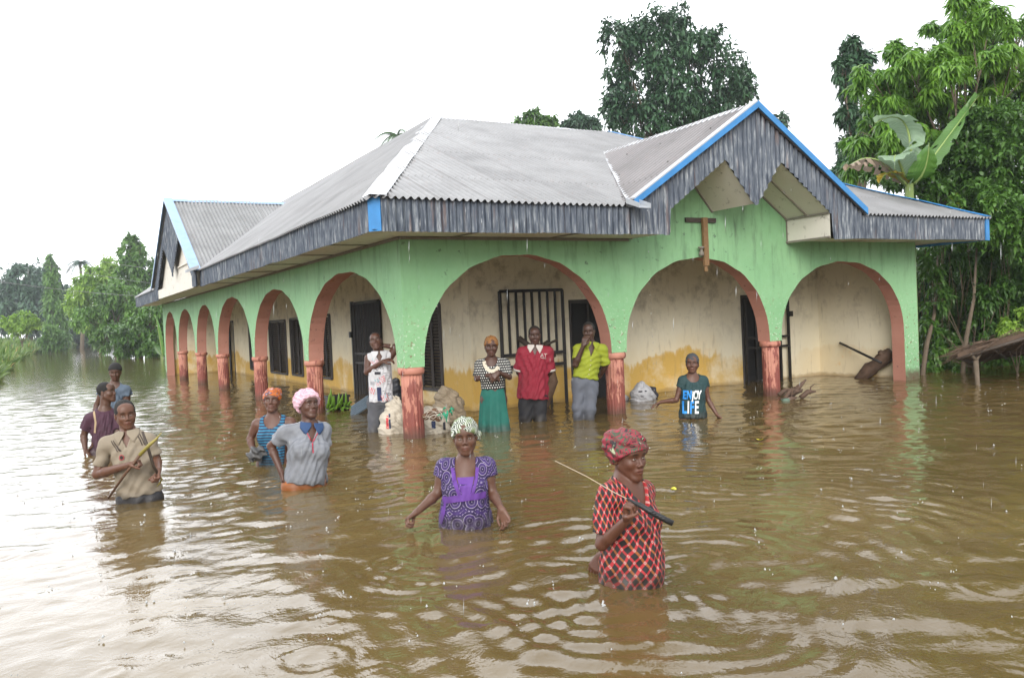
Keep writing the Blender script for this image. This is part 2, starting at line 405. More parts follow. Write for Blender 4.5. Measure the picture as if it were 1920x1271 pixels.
mb = MB(); mb.box((-.2, -.2, -1), (UE, YI, -.46)); mb.box((-.2, YI+.01, -1), (XI, VE, -.46)); mb.build('veranda_floor', M_CONC, house)

# ---------------------------------------------------------------- doors, windows, gates
def window(F, h, leaves=2):
    a0, a1, z0, z1 = h; f = MB()
    for p, q in (((a0, z0), (a1, z0)), ((a0, z1), (a1, z1)), ((a0, z0), (a0, z1)), ((a1, z0), (a1, z1))):
        f.bar(F(p[0], .012, p[1]), F(q[0], .012, q[1]), .05, .05, up=(.7, .7, .01))
    fr = f.build('window', M_SHUT, house)
    s = MB(); w_ = (a1-a0-.06)/leaves
    for i in range(leaves):
        b0 = a0+.03+w_*i+.008; b1 = b0+w_-.016
        n = int((z1-z0)/.055)
        for k in range(n):
            zz = z0+.04+(z1-z0-.08)*k/n
            s.add([F(b0, -.06, zz), F(b1, -.06, zz), F(b1, -.03, zz+.05), F(b0, -.03, zz+.05)], [(0, 1, 2, 3)])
        for b in (b0, b1): s.bar(F(b, -.03, z0+.03), F(b, -.03, z1-.03), .04, .04, up=(.7, .7, .01))
    s.build('shutter', M_SHUT, fr)
for h in holesL:
    if h[2] > 0: window(FL, h)
def dark_door(F, h):
    a0, a1, z0, z1 = h; d = MB()
    d.add([F(a0+.01, -.15, z0), F(a1-.01, -.15, z0), F(a1-.01, -.15, z1-.01), F(a0+.01, -.15, z1-.01)], [(0, 1, 2, 3)], 1)
    for p, q in (((a0+.02, z0), (a0+.02, z1)), ((a1-.02, z0), (a1-.02, z1)), ((a0, z1-.02), (a1, z1-.02))):
        d.bar(F(p[0], -.02, p[1]), F(q[0], -.02, q[1]), .06, .06, up=(.7, .7, .01))
    m = (a0+a1)/2
    d.bar(F(m, -.12, z0), F(m, -.12, z1-.03), .03, .02, up=(.7, .7, .01))
    return d.build('door', [M_SHUT, M_DARK], house)
doors = [dark_door(FF, h) for h in holesF] + [dark_door(FL, h) for h in holesL if h[2] < 0]
def gate(F, a0, a1, z0, z1, b, n, rails, bw=.035):
    g = MB()
    for p, q in (((a0, z0), (a1, z0)), ((a0, z1), (a1, z1)), ((a0, z0), (a0, z1)), ((a1, z0), (a1, z1))):
        g.bar(F(p[0], b, p[1]), F(q[0], b, q[1]), .05, .05, up=(.7, .7, .01))
    for r in rails: g.bar(F(a0, b, r), F(a1, b, r), .045, .045, up=(.7, .7, .01))
    for i in range(1, n):
        a = a0+(a1-a0)*i/n; g.bar(F(a, b, z0), F(a, b, z1), bw, .012, up=(.7, .7, .01))
    return g
# open leaf lying against the front wall
g = MB(); b = .09
for p, q in (((2.26, 1.77), (3.38, 1.77)), ((2.26, -.5), (2.26, 1.77)), ((3.38, -.5), (3.38, 1.77)), ((2.26, .62), (3.38, .62)), ((2.26, .80), (3.38, .80))):
    g.bar(FF(p[0], b, p[1]), FF(q[0], b, q[1]), .045, .045, up=(.7, .7, .01))
for i in range(1, 8): a = 2.26+1.12*i/8; g.bar(FF(a, b, .80), FF(a, b, 1.77), .04, .014, up=(0, 1, .01))
for i in range(1, 4): a = 2.26+1.12*i/4; g.bar(FF(a, b, -.5), FF(a, b, .62), .04, .014, up=(0, 1, .01))
g.build('barred_gate', M_IRON, house)
# gate in the right front doorway
g = MB()
for a in (7.31, 7.55, 7.98, 8.17, 8.40): g.bar(FF(a, .08, -.5), FF(a, .08, 1.5), .045, .035, up=(0, 1, .01))
for z in (.62, .80, 1.50): g.bar(FF(7.31, .08, z), FF(8.40, .08, z), .04, .04, up=(0, 1, .01))
g.box((8.38, YI-.14, 1.16), (8.47, YI-.09, 1.26))
g.build('barred_gate', M_IRON, house)
# gated side door
g = gate(FL, 5.55, 6.95, -.5, 1.80, .05, 9, [.62, .80], .05)
g.bar(FL(6.99, .07, -.5), FL(6.99, .07, 1.84), .06, .06); g.box((XI-.14, 6.96, 1.12), (XI-.05, 7.05, 1.24))
g.build('barred_gate', M_IRON, house)

# ---------------------------------------------------------------- corrugated sheets (real waves)
_rn = np.random.RandomState(3)
_wk = _rn.randn(8, 2)*1.3; _wp = _rn.rand(8)*6.28
def dent(s, t, a):
    return a*sum(math.sin(_wk[i, 0]*s+_wk[i, 1]*t+_wp[i]) for i in range(8))/3
def corr(name, P0, S, T, s0, s1, tf, mat, parent, wl=.088, amp=.017, rows=5, den=.006, seg=8, ragged=.012):
    P0, S, T = Vector(P0), Vector(S).normalized(), Vector(T).normalized(); N = S.cross(T).normalized()
    n = max(2, int((s1-s0)/wl*seg)); V = []; Fc = []; prev = None
    for i in range(n+1):
        s = s0+(s1-s0)*i/n; r = tf(s)
        if r is None or r[1]-r[0] < .01: prev = None; continue
        sheet = int(s/.62); jr = random.Random(sheet*77+int(P0.x*9)).random()*ragged
        t0, t1 = r[0]-jr, r[1]; base = len(V)
        ph = math.sin(2*math.pi*s/wl)
        for k in range(rows+1):
            t = t0+(t1-t0)*k/rows
            V.append(P0+S*s+T*t+N*(amp*ph+dent(s, t, den)))
        if prev is not None:
            for k in range(rows): Fc.append((prev+k, base+k, base+k+1, prev+k+1))
        prev = base
    me = bpy.data.meshes.new(name); me.from_pydata([tuple(v) for v in V], [], Fc)
    me.materials.append(mat); me.polygons.foreach_set('use_smooth', [True]*len(Fc)); me.update()
    return link(name, me, parent)
ZE = 2.66; XE, YE = -.755, -.95; PX, PY, PZ = 2.67, 4.78, 5.06; XR = 10.15; YB = 22.2
sf = (PZ-ZE)/(PY-YE); sl = (PZ-ZE)/(PX-XE); hk = sf/sl     # plan run of the hips: x = XE + (y-YE)*hk
# front gable
GX, GZ, GS = 4.75, 4.06, .635
def gz(x): return GZ-GS*abs(x-GX)
def valley_y(x): return YE+(gz(x)-ZE)/sf
# front slope: s=x, t along slope; T direction (0,1,sf)
Lf = math.hypot(1, sf)
def tf_front(x):
    lo = YE-.05; hi = PY
    hi = min(hi, YE+(x-XE)/hk, YE+(XR-x)/hk)
    if abs(x-GX) < (GZ-ZE)/GS: lo = valley_y(x)-.12
    return ((lo-YE)*Lf, (hi-YE)*Lf)
roof = corr('roof_sheeting', (0, YE, ZE+.03), (1, 0, 0), (0, 1, sf), XE, XR, tf_front, M_ROOF, house, rows=10)
# left slope: s=y
Ll = math.hypot(1, sl)
QX, QZ, QY = -.85, 4.60, 12.7; QS = (QZ-2.63)/3.45     # left gable: apex y, height, slope
def qz(y): return QZ-QS*abs(y-QY)
def tf_left(y):
    lo = XE-.05; hi = min(PX, XE+(y-YE)*hk, XE+(YB-y)*.9)
    if abs(y-QY) < (QZ-ZE)/QS: lo = XE+(qz(y)-ZE)/sl-.12
    return ((lo-XE)*Ll, (hi-XE)*Ll)
corr('roof_sheeting', (XE, 0, ZE+.03), (0, 1, 0), (1, 0, sl), YE, YB, tf_left, M_ROOFY, house, rows=10)
# far slopes (simple corrugated planes)
corr('roof_sheeting', (XR, 0, ZE+.03), (0, 1, 0), (-1, 0, sl), YE, 12.5, lambda y: (-.05, max(0, min(PX-XE, (y-YE)*hk, (12.5-y)*hk))*Ll), M_ROOF2, house, wl=.18, rows=2)
corr('roof_sheeting', (0, YB, ZE+.03), (1, 0, 0), (0, -1, (PZ-ZE)/((PX-XE)/.9)), XE, 2*PX-XE, lambda x: (-.05, max(0, min(x-XE, 2*PX-XE-x))/.9*1.18), M_ROOF2, house, wl=.18, rows=2)
mb = MB()
mb.add([(PX, PY, PZ), (XR-PX+XE, PY, PZ), (XR, 12.5, ZE), (6.1, 12.5, ZE)], [(0, 1, 2, 3)])
mb.add([(PX, PY, PZ), (6.1, 12.5, ZE), (6.1, YB, ZE), (PX, YB-3.8, PZ)], [(0, 1, 2, 3)])
mb.build('back_roof', M_ROOF2, house)
# gable sheeting: s along ridge, t down the slope
for sg in (-1, 1):
    def tf(s, sg=sg):
        y = YE-.06+s; zt_ = max(ZE-.0, ZE+sf*(y-YE)); 
        if zt_ > GZ: return None
        Lg = math.hypot(1, GS); end = (GZ-zt_)/GS+ (.02 if y < YE+.1 else .10)
        return (.0, end*Lg)
    corr('gable_roof', (GX, YE-.06, GZ+.04), (0, 1, 0), (sg, 0, -GS), 0, 3.7, tf, M_ROOF2 if sg > 0 else m_roof((.93, .88, .88), 'gable_roof_metal', 'y'), house, wl=.115, amp=.026)
for sg in (-1, 1):
    def tf(s, sg=sg):
        x = QX-.06+s; zt_ = max(ZE, ZE+sl*(x-XE))
        if zt_ > QZ: return None
        Lg = math.hypot(1, QS); return (0, ((QZ-zt_)/QS+.1)*Lg)
    corr('gable_roof', (QX-.06, QY, QZ+.04), (1, 0, 0), (0, sg, -QS), 0, 3.0, tf, M_ROOF, house)

# ---------------------------------------------------------------- flashings (folded strips)
def strip(name, p, q, side1, side2, w1, w2, mat, lift=.035, n=14, jit=.006):
    """folded metal strip along p->q with a wing each side (directions side1/side2)"""
    p, q = Vector(p), Vector(q); V = []; Fc = []
    s1, s2 = Vector(side1).normalized()*w1, Vector(side2).normalized()*w2
    R = random.Random(int(p.x*100)+int(q.y*10))
    for i in range(n+1):
        c = p.lerp(q, i/n)+Vector((0, 0, lift+R.uniform(-jit, jit)))
        V += [c+s1+Vector((0, 0, R.uniform(-jit, jit))), c, c+s2+Vector((0, 0, R.uniform(-jit, jit)))]
    for i in range(n):
        a = i*3; Fc += [(a, a+3, a+4, a+1), (a+1, a+4, a+5, a+2)]
    me = bpy.data.meshes.new(name); me.from_pydata([tuple(v) for v in V], [], Fc); me.materials.append(mat); me.update()
    o = link(name, me, house); md = o.modifiers.new('t', 'SOLIDIFY'); md.thickness = .004; return o
strip('hip_flashing', (XE-.02, YE-.03, ZE+.01), (PX, PY, PZ+.01), (1, 0, -0.0), (0, 1, 0), .18, .24, M_ZINC, .03, 18)
strip('ridge_flashing', (PX, PY, PZ), (XR-PX+XE, PY, PZ), (0, -1, -sf), (0, 1, -sf), .16, .16, M_ZINC)
strip('ridge_flashing', (PX, PY, PZ), (PX, YB-3.8, PZ), (-1, 0, -sl), (1, 0, -sl), .14, .16, M_ZINC)
strip('hip_flashing', (XR+.02, YE-.03, ZE), (XR-PX+XE, PY, PZ), (-1, 0, 0), (0, 1, 0), .14, .2, M_BLUE, .045)
strip('ridge_flashing', (GX, YE-.07, GZ+.01), (GX, 2.6, GZ+.01), (-1, 0, -GS), (1, 0, -GS), .14, .14, M_ZINC, .045)
strip('valley_gutter', (2.56, YE-.10, ZE+.0), (GX, valley_y(GX), GZ-.01), (-1, .4, -.1), (1, .3, -.1), .06, .06, M_ZINC, .05, 16, .012)
strip('valley_gutter', (6.9, YE-.02, ZE+.0), (GX, valley_y(GX), GZ-.01), (-1, 0, 0), (1, .3, -.1), .05, .05, M_ZINC, .04, 16, .01)
strip('ridge_flashing', (QX-.07, QY, QZ+.01), (2.2, QY, QZ+.01), (0, -1, -QS), (0, 1, -QS), .16, .16, M_PALEBLUE, .045)
# verge trims: blue boards along the gable edge
def verge(p, q, w, d, mat, out, wingdir, wingw, wingmat):
    p, q, out = Vector(p), Vector(q), Vector(out); m = MB()
    a, b_ = p+out*.012, q+out*.012
    m.add([a, b_, b_-Vector((0, 0, w)), a-Vector((0, 0, w)), a-out*.02, b_-out*.02, b_-Vector((0, 0, w))-out*.02, a-Vector((0, 0, w))-out*.02],
          [(0, 1, 2, 3), (4, 7, 6, 5), (0, 4, 5, 1), (2, 6, 7, 3), (0, 3, 7, 4), (1, 5, 6, 2)])
    o = m.build('verge_trim', mat, house)
    wv = Vector(wingdir)*wingw; m = MB(); u = Vector((0, 0, .022))
    m.add([a+u, b_+u, b_+wv+u, a+wv+u, a, b_, b_+wv, a+wv], [(0, 1, 2, 3), (4, 7, 6, 5), (0, 4, 5, 1), (2, 6, 7, 3), (0, 3, 7, 4), (1, 5, 6, 2)])
    m.build('trim_wing', wingmat, o)
yv = YE-.10
verge((GX, yv, GZ+.055), (2.60, yv, gz(2.60)+.05), .085, .02, M_BLUE, (0, -1, 0), (0, 1, 0), .11, M_ZINC)
verge((GX, yv, GZ+.055), (6.93, yv, gz(6.93)+.05), .075, .02, M_BLUE, (0, -1, 0), (0, 1, 0), .10, M_BLUE)
verge((QX-.09, QY, QZ+.06), (QX-.09, QY-3.5, 2.66), .06, .02, M_PALEBLUE, (-1, 0, 0), (1, 0, 0), .20, M_PALEBLUE)
verge((QX-.09, QY, QZ+.06), (QX-.09, QY+3.5, 2.66), .06, .02, M_PALEBLUE, (-1, 0, 0), (1, 0, 0), .20, M_PALEBLUE)

# ---------------------------------------------------------------- fascias
ZF = 2.33
corr('fascia', (0, YE, 0), (1, 0, 0), (0, 0, 1), XE+.115, 2.62, lambda s: (ZF, ZE+.01), M_FASCIA, house, rows=3)
corr('fascia', (0, YE, 0), (1, 0, 0), (0, 0, 1), 6.90, XR-.12, lambda s: (ZF-.02, ZE+.01), M_FASCIA, house, rows=3)
wprof = [(2.62, ZF-.005), (3.235, ZF), (3.245, 2.66), (4.21, 3.33), (4.70, 2.745), (4.76, 2.745), (5.25, 3.35), (6.25, 2.66), (6.26, ZF-.04), (6.90, ZF-.02)]
def interp(prof, x):
    for (a, za), (b_, zb) in zip(prof[:-1], prof[1:]):
        if a <= x <= b_: return za+(zb-za)*(x-a)/max(1e-6, b_-a)
    return prof[-1][1]
corr('gable_cladding', (0, YE-.015, 0), (1, 0, 0), (0, 0, 1), 2.60, 6.92, lambda s: (interp(wprof, s), gz(s)+.01), M_FASCIA, house, rows=8)
corr('fascia', (XE, 0, 0), (0, 1, 0), (0, 0, 1), YE+.115, 9.3, lambda s: (ZF, ZE+.01), M_FASCIA, house, rows=3)
corr('fascia', (XE, 0, 0), (0, 1, 0), (0, 0, 1), 16.1, YB-.1, lambda s: (ZF, ZE+.01), M_FASCIA, house, rows=3)
lprof = [(9.2, ZF), (9.75, ZF+.02), (9.76, 2.55), (11.3, 3.62), (12.5, 2.9), (12.62, 2.75), (12.75, 2.9), (14.0, 3.62), (15.6, 2.55), (15.61, ZF), (16.2, ZF)]
corr('gable_cladding', (QX, 0, 0), (0, 1, 0), (0, 0, 1), 9.22, 16.18, lambda s: (interp(lprof, s), qz(s)+.01), M_FASCIA, house, rows=8)
mb = MB()
mb.bar((XE-.0, YE+.20, ZF), (XE, YE+.20, ZE+.03), .01); 
mb = MB(); mb.box((-.07, -.009, ZF-.005), (.07, .009, ZE+.02), rot=Matrix.Rotation(rad(-45), 3, 'Z'), c=(XE+.055, YE+.050, 0)); mb.build('corner_trim', M_BLUE, house)
mb = MB(); mb.box((XR-.12, YE-.02, ZF-.03), (XR-.02, YE+.0, ZE)); mb.box((XR-.022, YE+.01, ZF-.03), (XR, 12, ZE)); mb.build('corner_trim', M_BLUE, house)
# soffits
mb = MB()
def soff(a, b_, c, d): mb.add([a, b_, c, d], [(0, 1, 2, 3)])
zs_ = ZF+.015
soff((XE+.02, YE+.02, zs_), (3.24, YE+.02, zs_), (3.24, -HW, zs_+.02), (XE+.02, -HW, zs_+.02))
soff((6.26, YE+.02, zs_-.04), (XR-.03, YE+.02, zs_-.04), (XR-.03, -HW, zs_), (6.26, -HW, zs_))
soff((XE+.02, -HW+.005, zs_+.02), (-HW, -HW+.005, zs_+.02), (-HW, YB-.1, zs_+.02), (XE+.02, YB-.1, zs_))
soff((UE+.003, -HW, zs_), (XR-.03, -HW, zs_), (XR-.03, 12, zs_), (UE+.003, 12, zs_))
mb.build('soffit', M_SOFFIT, house)
mb = MB()                                                   # joint battens under the soffit
for x in (.55, 1.9, 7.5, 8.9): mb.bar((x, YE+.03, zs_-.006-(.03 if x > 6 else 0)), (x, -HW, zs_+.008-(.01 if x > 6 else 0)), .02, .012)
for y in (.9, 2.3, 3.9, 5.5, 7.1, 8.7): mb.bar((XE+.03, y-.2, zs_-.004), (-HW, y, zs_+.014), .02, .012)
mb.bar((-HW-.012, -HW, zs_-.004), (-HW-.012, 20, zs_-.004), .024, .03); mb.bar((-HW, -HW-.012, zs_-.004), (3.2, -HW-.012, zs_-.004), .024, .03)
mb.build('soffit_batten', M_CONC, house)
# W shaped ceilings behind the gable cladding, from cladding back to the wall
mb = MB(); yb0, yb1 = YE+.015, -HW
W = [(3.25, ZF+.03), (3.25, 2.68), (4.21, 3.35), (4.73, 2.76), (5.25, 3.36), (6.245, 2.68), (6.245, ZF-.02)]
for (a, za), (b_, zb) in zip(W[:-1], W[1:]): mb.add([(a, yb0, za), (b_, yb0, zb), (b_, yb1, zb), (a, yb1, za)], [(0, 1, 2, 3)])
mb.build('gable_ceiling', M_SOFFIT, house)
mb = MB()
for (a, za), (b_, zb) in zip(W[:-1], W[1:]):
    for yy in ((yb1-.015, (yb0+yb1)/2) if zb < za and a > 5 and b_ > a else (yb1-.015,)): mb.bar((a+.0, yy, za-.008), (b_, yy, zb-.008), .02, .02)
for a, za in ((6.235, 2.67), (6.235, ZF+.0)): mb.bar((a, yb0, za), (a, yb1, za), .03, .02)
mb.build('gable_batten', M_CONC, house)
# green wall rising into the gable
mb = MB(); wp = [(3.245, ZT-.001), (3.245, 2.66), (4.21, 3.33), (4.73, 2.74), (5.25, 3.34), (6.25, 2.66), (6.25, ZT-.001)]
mb.add([(a, -HW, z) for a, z in wp] + [(a, HW, z) for a, z in wp], [(0, 1, 2, 3, 4, 5, 6), (13, 12, 11, 10, 9, 8, 7)])
mb.build('gable_wall', M_GREEN, house)
mb = MB(); mb.add([(-HW, a, z) for a, z in [(9.76, ZT), (9.76, 2.6), (11.3, 3.6), (12.6, 2.9), (14, 3.6), (15.6, 2.6), (15.6, ZT)]], [(0, 1, 2, 3, 4, 5, 6)])
mb.add([(QX+.12, 9.77, 2.58), (QX+.12, 15.6, 2.58), (QX+.12, 14, 3.70), (QX+.12, 12.7, 4.2), (QX+.12, 11.3, 3.70)], [(0, 1, 2, 3, 4)])
mb.add([(QX+.02, 9.76, ZF), (QX+.02, 15.6, ZF), (QX+.02, 15.6, 2.57), (QX+.02, 9.76, 2.57)], [(0, 1, 2, 3)])
mb.bar((QX+.10, 10.2, 2.95), (QX+.10, 12.4, 2.95), .03, .03)
mb.build('gable_wall', M_SOFFIT, house)
# gutter spouts at the valleys
for (x, y, dx, dy) in ((2.58, YE-.06, .06, -1), (XE-.06, 9.15, -1, -.06)):
    sp = MB(); d = Vector((dx, dy, -.35)).normalized(); s_ = Vector((-dy, dx, 0)).normalized()*.085; p = Vector((x, y, ZE+.03)); q = p+d*.26
    sp.add([p-s_, p+s_, q+s_*1.1, q-s_*1.1, p-s_+Vector((0, 0, .07)), p+s_+Vector((0, 0, .07)), q+s_*1.1+Vector((0, 0, .06)), q-s_*1.1+Vector((0, 0, .06))],
           [(0, 1, 2, 3), (0, 3, 7, 4), (1, 5, 6, 2)])
    o = sp.build('gutter_spout', M_ZINC, house); md = o.modifiers.new('t', 'SOLIDIFY'); md.thickness = .006
# wooden cross over the middle arch, with lamp holder
cr = MB(); cr.box((4.21, -.155, 2.60), (4.78, -.125, 2.665)); cr2 = MB(); cr2.box((4.49, -.20, 1.98), (4.575, -.157, 2.665)); cr2.box((4.50, -.185, 1.90), (4.555, -.165, 1.98))
o = cr.build('cross', M_DWOOD, house); cr2.build('upright', M_WOOD, o)
lm = MB(); lm.lathe([(.035, 0), (.035, .05), (.02, .06), (.02, .10), (.045, .11), (.045, .13)], (4.43, -.20, 2.12), 12); lm.build('lamp_holder', M_CONC, o)
# water dripping off the spouts
# ================================================================ ground and water
def ground_and_water():
    g = MB(); g.add([(-1500, -1500, -1.02), (1500, -1500, -1.02), (1500, 1500, -1.02), (-1500, 1500, -1.02)], [(0, 1, 2, 3)])
    tag(g.build('ground', plain('mud', (.10, .07, .04), .9, .4, 1)), 'muddy ground below the flood', 'ground', kind='structure')
    t = NT('flood_water'); p = t.geo()
    col = t.mix(t.ramp(t.noise(p, .35, 3), [(.35, 0.), (.65, 1.)]), (.098, .066, .023), (.138, .096, .036))
    a = t.noise(p, 5.5, 5, .62, .5)
    b = t.noise(p, 13, 3, .6, .3)
    nm = t.bump(a, .20, .030); nm = t.bump(b, .14, .012, nm)
    m = t.fin(col, .025, nm, 0)
    t.b.inputs['IOR'].default_value = 1.42
    # near patch: true wave relief
    people = [(-3.18, -1.67), (-3.21, 1.65), (-1.86, -.55), (-1.89, -2.1), (-1.42, -4.17), (-1.28, -5.77), (3.29, -1.17)]
    def H(X, Y):
        r = np.random.RandomState(11); h = np.zeros_like(X); sp = np.maximum(np.gradient(X, axis=1), np.gradient(Y, axis=0))
        for i in range(34):
            lam = .13*1.115**(i % 17); k = 2*np.pi/lam; th = (r.rand()-.5)*2.4+(1.9 if i % 3 else 0)
            fil = np.clip(lam/sp/2.5-1., 0, 1)
            h += fil*.0025*lam**1.1*(.6+.8*np.clip(np.sin(X*.7+i)*np.sin(Y*.6+i*2)+.4, 0, 1))*np.sin(k*(X*np.cos(th)+Y*np.sin(th))+r.rand()*6.28 + 1.3*np.sin(X*1.7*r.rand()+Y*1.3*r.rand()+i))
        for j, (cx, cy) in enumerate(people):
            d = np.hypot(X-cx, Y-cy); lam = [.21, .20, .18, .19, .20, .185, .17][j]; A = [.0026, .0020, .0026, .0034, .0044, .0068, .0030][j]
            far = [1.6, 1.3, 1.4, 1.6, 1.9, 2.9, 1.6][j]
            wob = .12*np.sin(3*np.arctan2(Y-cy, X-cx)+j)+.06*np.sin(7*np.arctan2(Y-cy, X-cx)+2*j)
            nz = .5+.5*np.sin(X*2.1+j+1.3*np.sin(Y*1.7))*np.sin(Y*2.3-j+1.1*np.sin(X*1.9)); wob = wob+.05*np.sin(X*5.1+2*Y)+.04*np.sin(Y*6.3-X*2)
            h += (.25+1.0*nz)*A*np.exp(-((d-.6)/far)**2)*(.55+.45*np.sin(2*np.arctan2(Y-cy, X-cx)+j*1.3))*np.sin(2*np.pi*(d+wob)/lam)
        h *= .45+.55/(1+np.exp(-(X+.25*Y+4.2)/.9))          # calmer water out on the open left
        # raindrop rings
        r = np.random.RandomState(5); n = 230
        xs = r.rand(n)*13-7.5; ys = r.rand(n)*12-10
        for x, y in zip(xs, ys):
            R = .05+.12*r.rand(); m_ = (np.abs(X-x) < R+.1) & (np.abs(Y-y) < R+.1)
            if m_.any():
                d = np.hypot(X[m_]-x, Y[m_]-y); h[m_] += .0024*np.exp(-((d-R)/.06)**2)*np.cos(2*np.pi*(d-R)/.075)
        return h
    def grow(a, b, st, k):
        o = [a]
        while o[-1] < b: o.append(o[-1]+st); st *= k
        return np.array(o)
    st = .021; xm = np.arange(-9., 8., st); ym = np.arange(-10.5, 4., st)
    xs = np.r_[-9-(grow(0, 8, st, 1.012)[1:])[::-1], xm, xm[-1]+grow(0, 9, st, 1.02)[1:]]; ys = np.r_[ym, ym[-1]+grow(0, 60, st, 1.008)[1:]]
    x0, x1, y0, y1 = xs[0], xs[-1], ys[0], ys[-1]
    X, Y = np.meshgrid(xs, ys); h = H(X, Y)
    edge = np.minimum.reduce([X-x0, x1-X, Y-y0, y1-Y]); h *= np.clip(edge/1.5, 0, 1)
    V = np.stack([X, Y, h], -1).reshape(-1, 3); ny, nx = X.shape
    idx = np.arange(ny*nx).reshape(ny, nx)
    F = np.stack([idx[:-1, :-1], idx[:-1, 1:], idx[1:, 1:], idx[1:, :-1]], -1).reshape(-1, 4)
    # surrounding flat frame joined to the same mesh
    B = 1400; c = len(V)
    xe, ye = xs[-1], ys[-1]
    fr = np.array([(-B, -B, 0), (B, -B, 0), (B, B, 0), (-B, B, 0), (x0, y0, 0), (xe, y0, 0), (xe, ye, 0), (x0, ye, 0)])
    FF_ = np.array([(0, 1, 5, 4), (1, 2, 6, 5), (2, 3, 7, 6), (3, 0, 4, 7)])+c
    me = np_mesh('water', np.vstack([V, fr]), np.vstack([F, FF_]), [m], smooth=True)
    tag(link('water', me), 'brown flood water rippling around the people and the house', 'water', kind='structure')
ground_and_water()
# ================================================================ vegetation
CAMP = np.array([-3.837, -9.179, 1.35])
_R2, _U2, _F = np.array(_r2), np.array(_u2), np.array(_f)
def at(px, py, depth):
    """point seen at a spot of the photograph, at a true distance in metres"""
    return CAMP + _F*depth + _R2*(px-960)/1568.5*depth - _U2*(py-635.5)/1568.5*depth
def m_leaf(name, dark, light, rough=.5, trans=.25, tipcol=None):
    t = NT(name); at_ = t.n('ShaderNodeAttribute'); at_.attribute_name = 'tint'
    c = t.mix(at_.outputs['Fac'], dark, light)
    if tipcol: c = t.mix(t.ramp(at_.outputs['Fac'], [(.93, 0.), (.97, 1.)]), c, tipcol)
    t.fin(c, rough)
    tr = t.n('ShaderNodeBsdfTranslucent'); t.l(c, tr.inputs['Color'])
    ms = t.n('ShaderNodeMixShader'); ms.inputs[0].default_value = trans
    o = t.t.nodes['Material Output']; t.l(t.b.outputs[0], ms.inputs[1]); t.l(tr.outputs[0], ms.inputs[2]); t.l(ms.outputs[0], o.inputs[0])
    return t.m
def leaves(name, P, D, L, W, mat, parent, rng, droop=.3, tint=None, segs=2):
    """P base points, D unit directions, L lengths, W widths (arrays); curved, pointed leaves"""
    n = len(P); up = rng.randn(n, 3)*.35+np.array([0, 0, 1.]); S = np.cross(D, up); S /= np.linalg.norm(S, axis=1)[:, None]+1e-9
    N = np.cross(S, D); L = L[:, None]; W = W[:, None]; dz = np.array([0, 0, -1.])
    b = P; m1 = P+D*L*.35+dz*L*droop*.10; m2 = P+D*L*.72+dz*L*droop*.38; tip = P+D*L+dz*L*droop*.85
    V = np.stack([b, m1-S*W*.5+N*W*.12, m1+S*W*.5+N*W*.12, m2-S*W*.36+N*W*.10, m2+S*W*.36+N*W*.10, tip], 1).reshape(-1, 3)
    T = np.array([(0, 2, 1), (1, 2, 4), (1, 4, 3), (3, 4, 5)])
    F = (np.arange(n)*6)[:, None, None]+T[None]; F = F.reshape(-1, 3)
    me = np_mesh(name, V, F, [mat])
    if tint is None: tint = rng.rand(n)
    a = me.attributes.new('tint', 'FLOAT', 'POINT'); a.data.foreach_set('value', np.repeat(tint, 6).astype(np.float32))
    return link(name, me, parent)
def crown_points(blobs, n, rng, shell=.55, holes=.0):
    """sample points through blobs, denser towards the outside; with clumps"""
    vol = np.array([b[3]**2 for b in blobs]); cnt = rng.multinomial(n, vol/vol.sum()); P = []; O = []
    for (x, y, z, r), c in zip(blobs, cnt):
        k = max(4, int(c/34)); d = rng.randn(k, 3); d /= np.linalg.norm(d, axis=1)[:, None]
        rr = r*(shell+(1.05-shell)*rng.rand(k)**.6); cc = d*rr[:, None]         # clump centres
        j = rng.randint(0, k, c); q = cc[j]+rng.randn(c, 3)*r*.12
        P.append(q+np.array([x, y, z])); O.append(q/(np.linalg.norm(q, axis=1)[:, None]+1e-6))
    return np.vstack(P), np.vstack(O)
def blobs_px(lst, depth, rng, spread=.6, squash=1.):
    """(px,py,radius_px) -> world blobs with random depth offsets"""
    out_ = []
    for px, py, r in lst:
        R_ = r/1568.5*depth; d = depth+rng.uniform(-1, 1)*spread*R_*1.5
        c = at(px, py, d); out_.append((c[0], c[1], c[2], R_))
        if spread > .3:
            c = at(px+rng.uniform(-.3, .3)*r, py+rng.uniform(-.2, .3)*r, depth+R_*1.2); out_.append((c[0], c[1], c[2], R_*.9))
    return out_
def skeleton(name, base, blobs, r0, mat, parent, rng, bend=.4):
    mb = MB(); base = Vector(base); top = Vector(np.mean([b[:3] for b in blobs], axis=0)); fork = base.lerp(top, .55)+Vector((rng.uniform(-bend, bend), rng.uniform(-bend, bend), 0))
    mb.tube([base, base.lerp(fork, .5)+Vector((rng.uniform(-bend, bend)*.5, rng.uniform(-bend, bend)*.5, 0)), fork], [r0*1.25, r0, r0*.75], 9)
    for b in blobs:
        e = Vector(b[:3]); m = fork.lerp(e, .5)+Vector((rng.uniform(-.2, .2), rng.uniform(-.2, .2), .2))*b[3]
        mb.tube([fork, m, e], [r0*.38, r0*.2, r0*.07], 6)
        for k in range(3):
            d = Vector((rng.randn(), rng.randn(), rng.randn()*.6)).normalized()*b[3]*.9
            mb.tube([m.lerp(e, .6), e+d*.5, e+d], [r0*.09, r0*.06, r0*.02], 4, cap=False)
    return mb.build(name, mat, parent)
M_BARK = plain('bark', (.13, .10, .07), .9, .4, 14, 0, .6, 25)
M_BARK2 = plain('pale_bark', (.24, .20, .15), .9, .4, 14, 0, .6, 25)
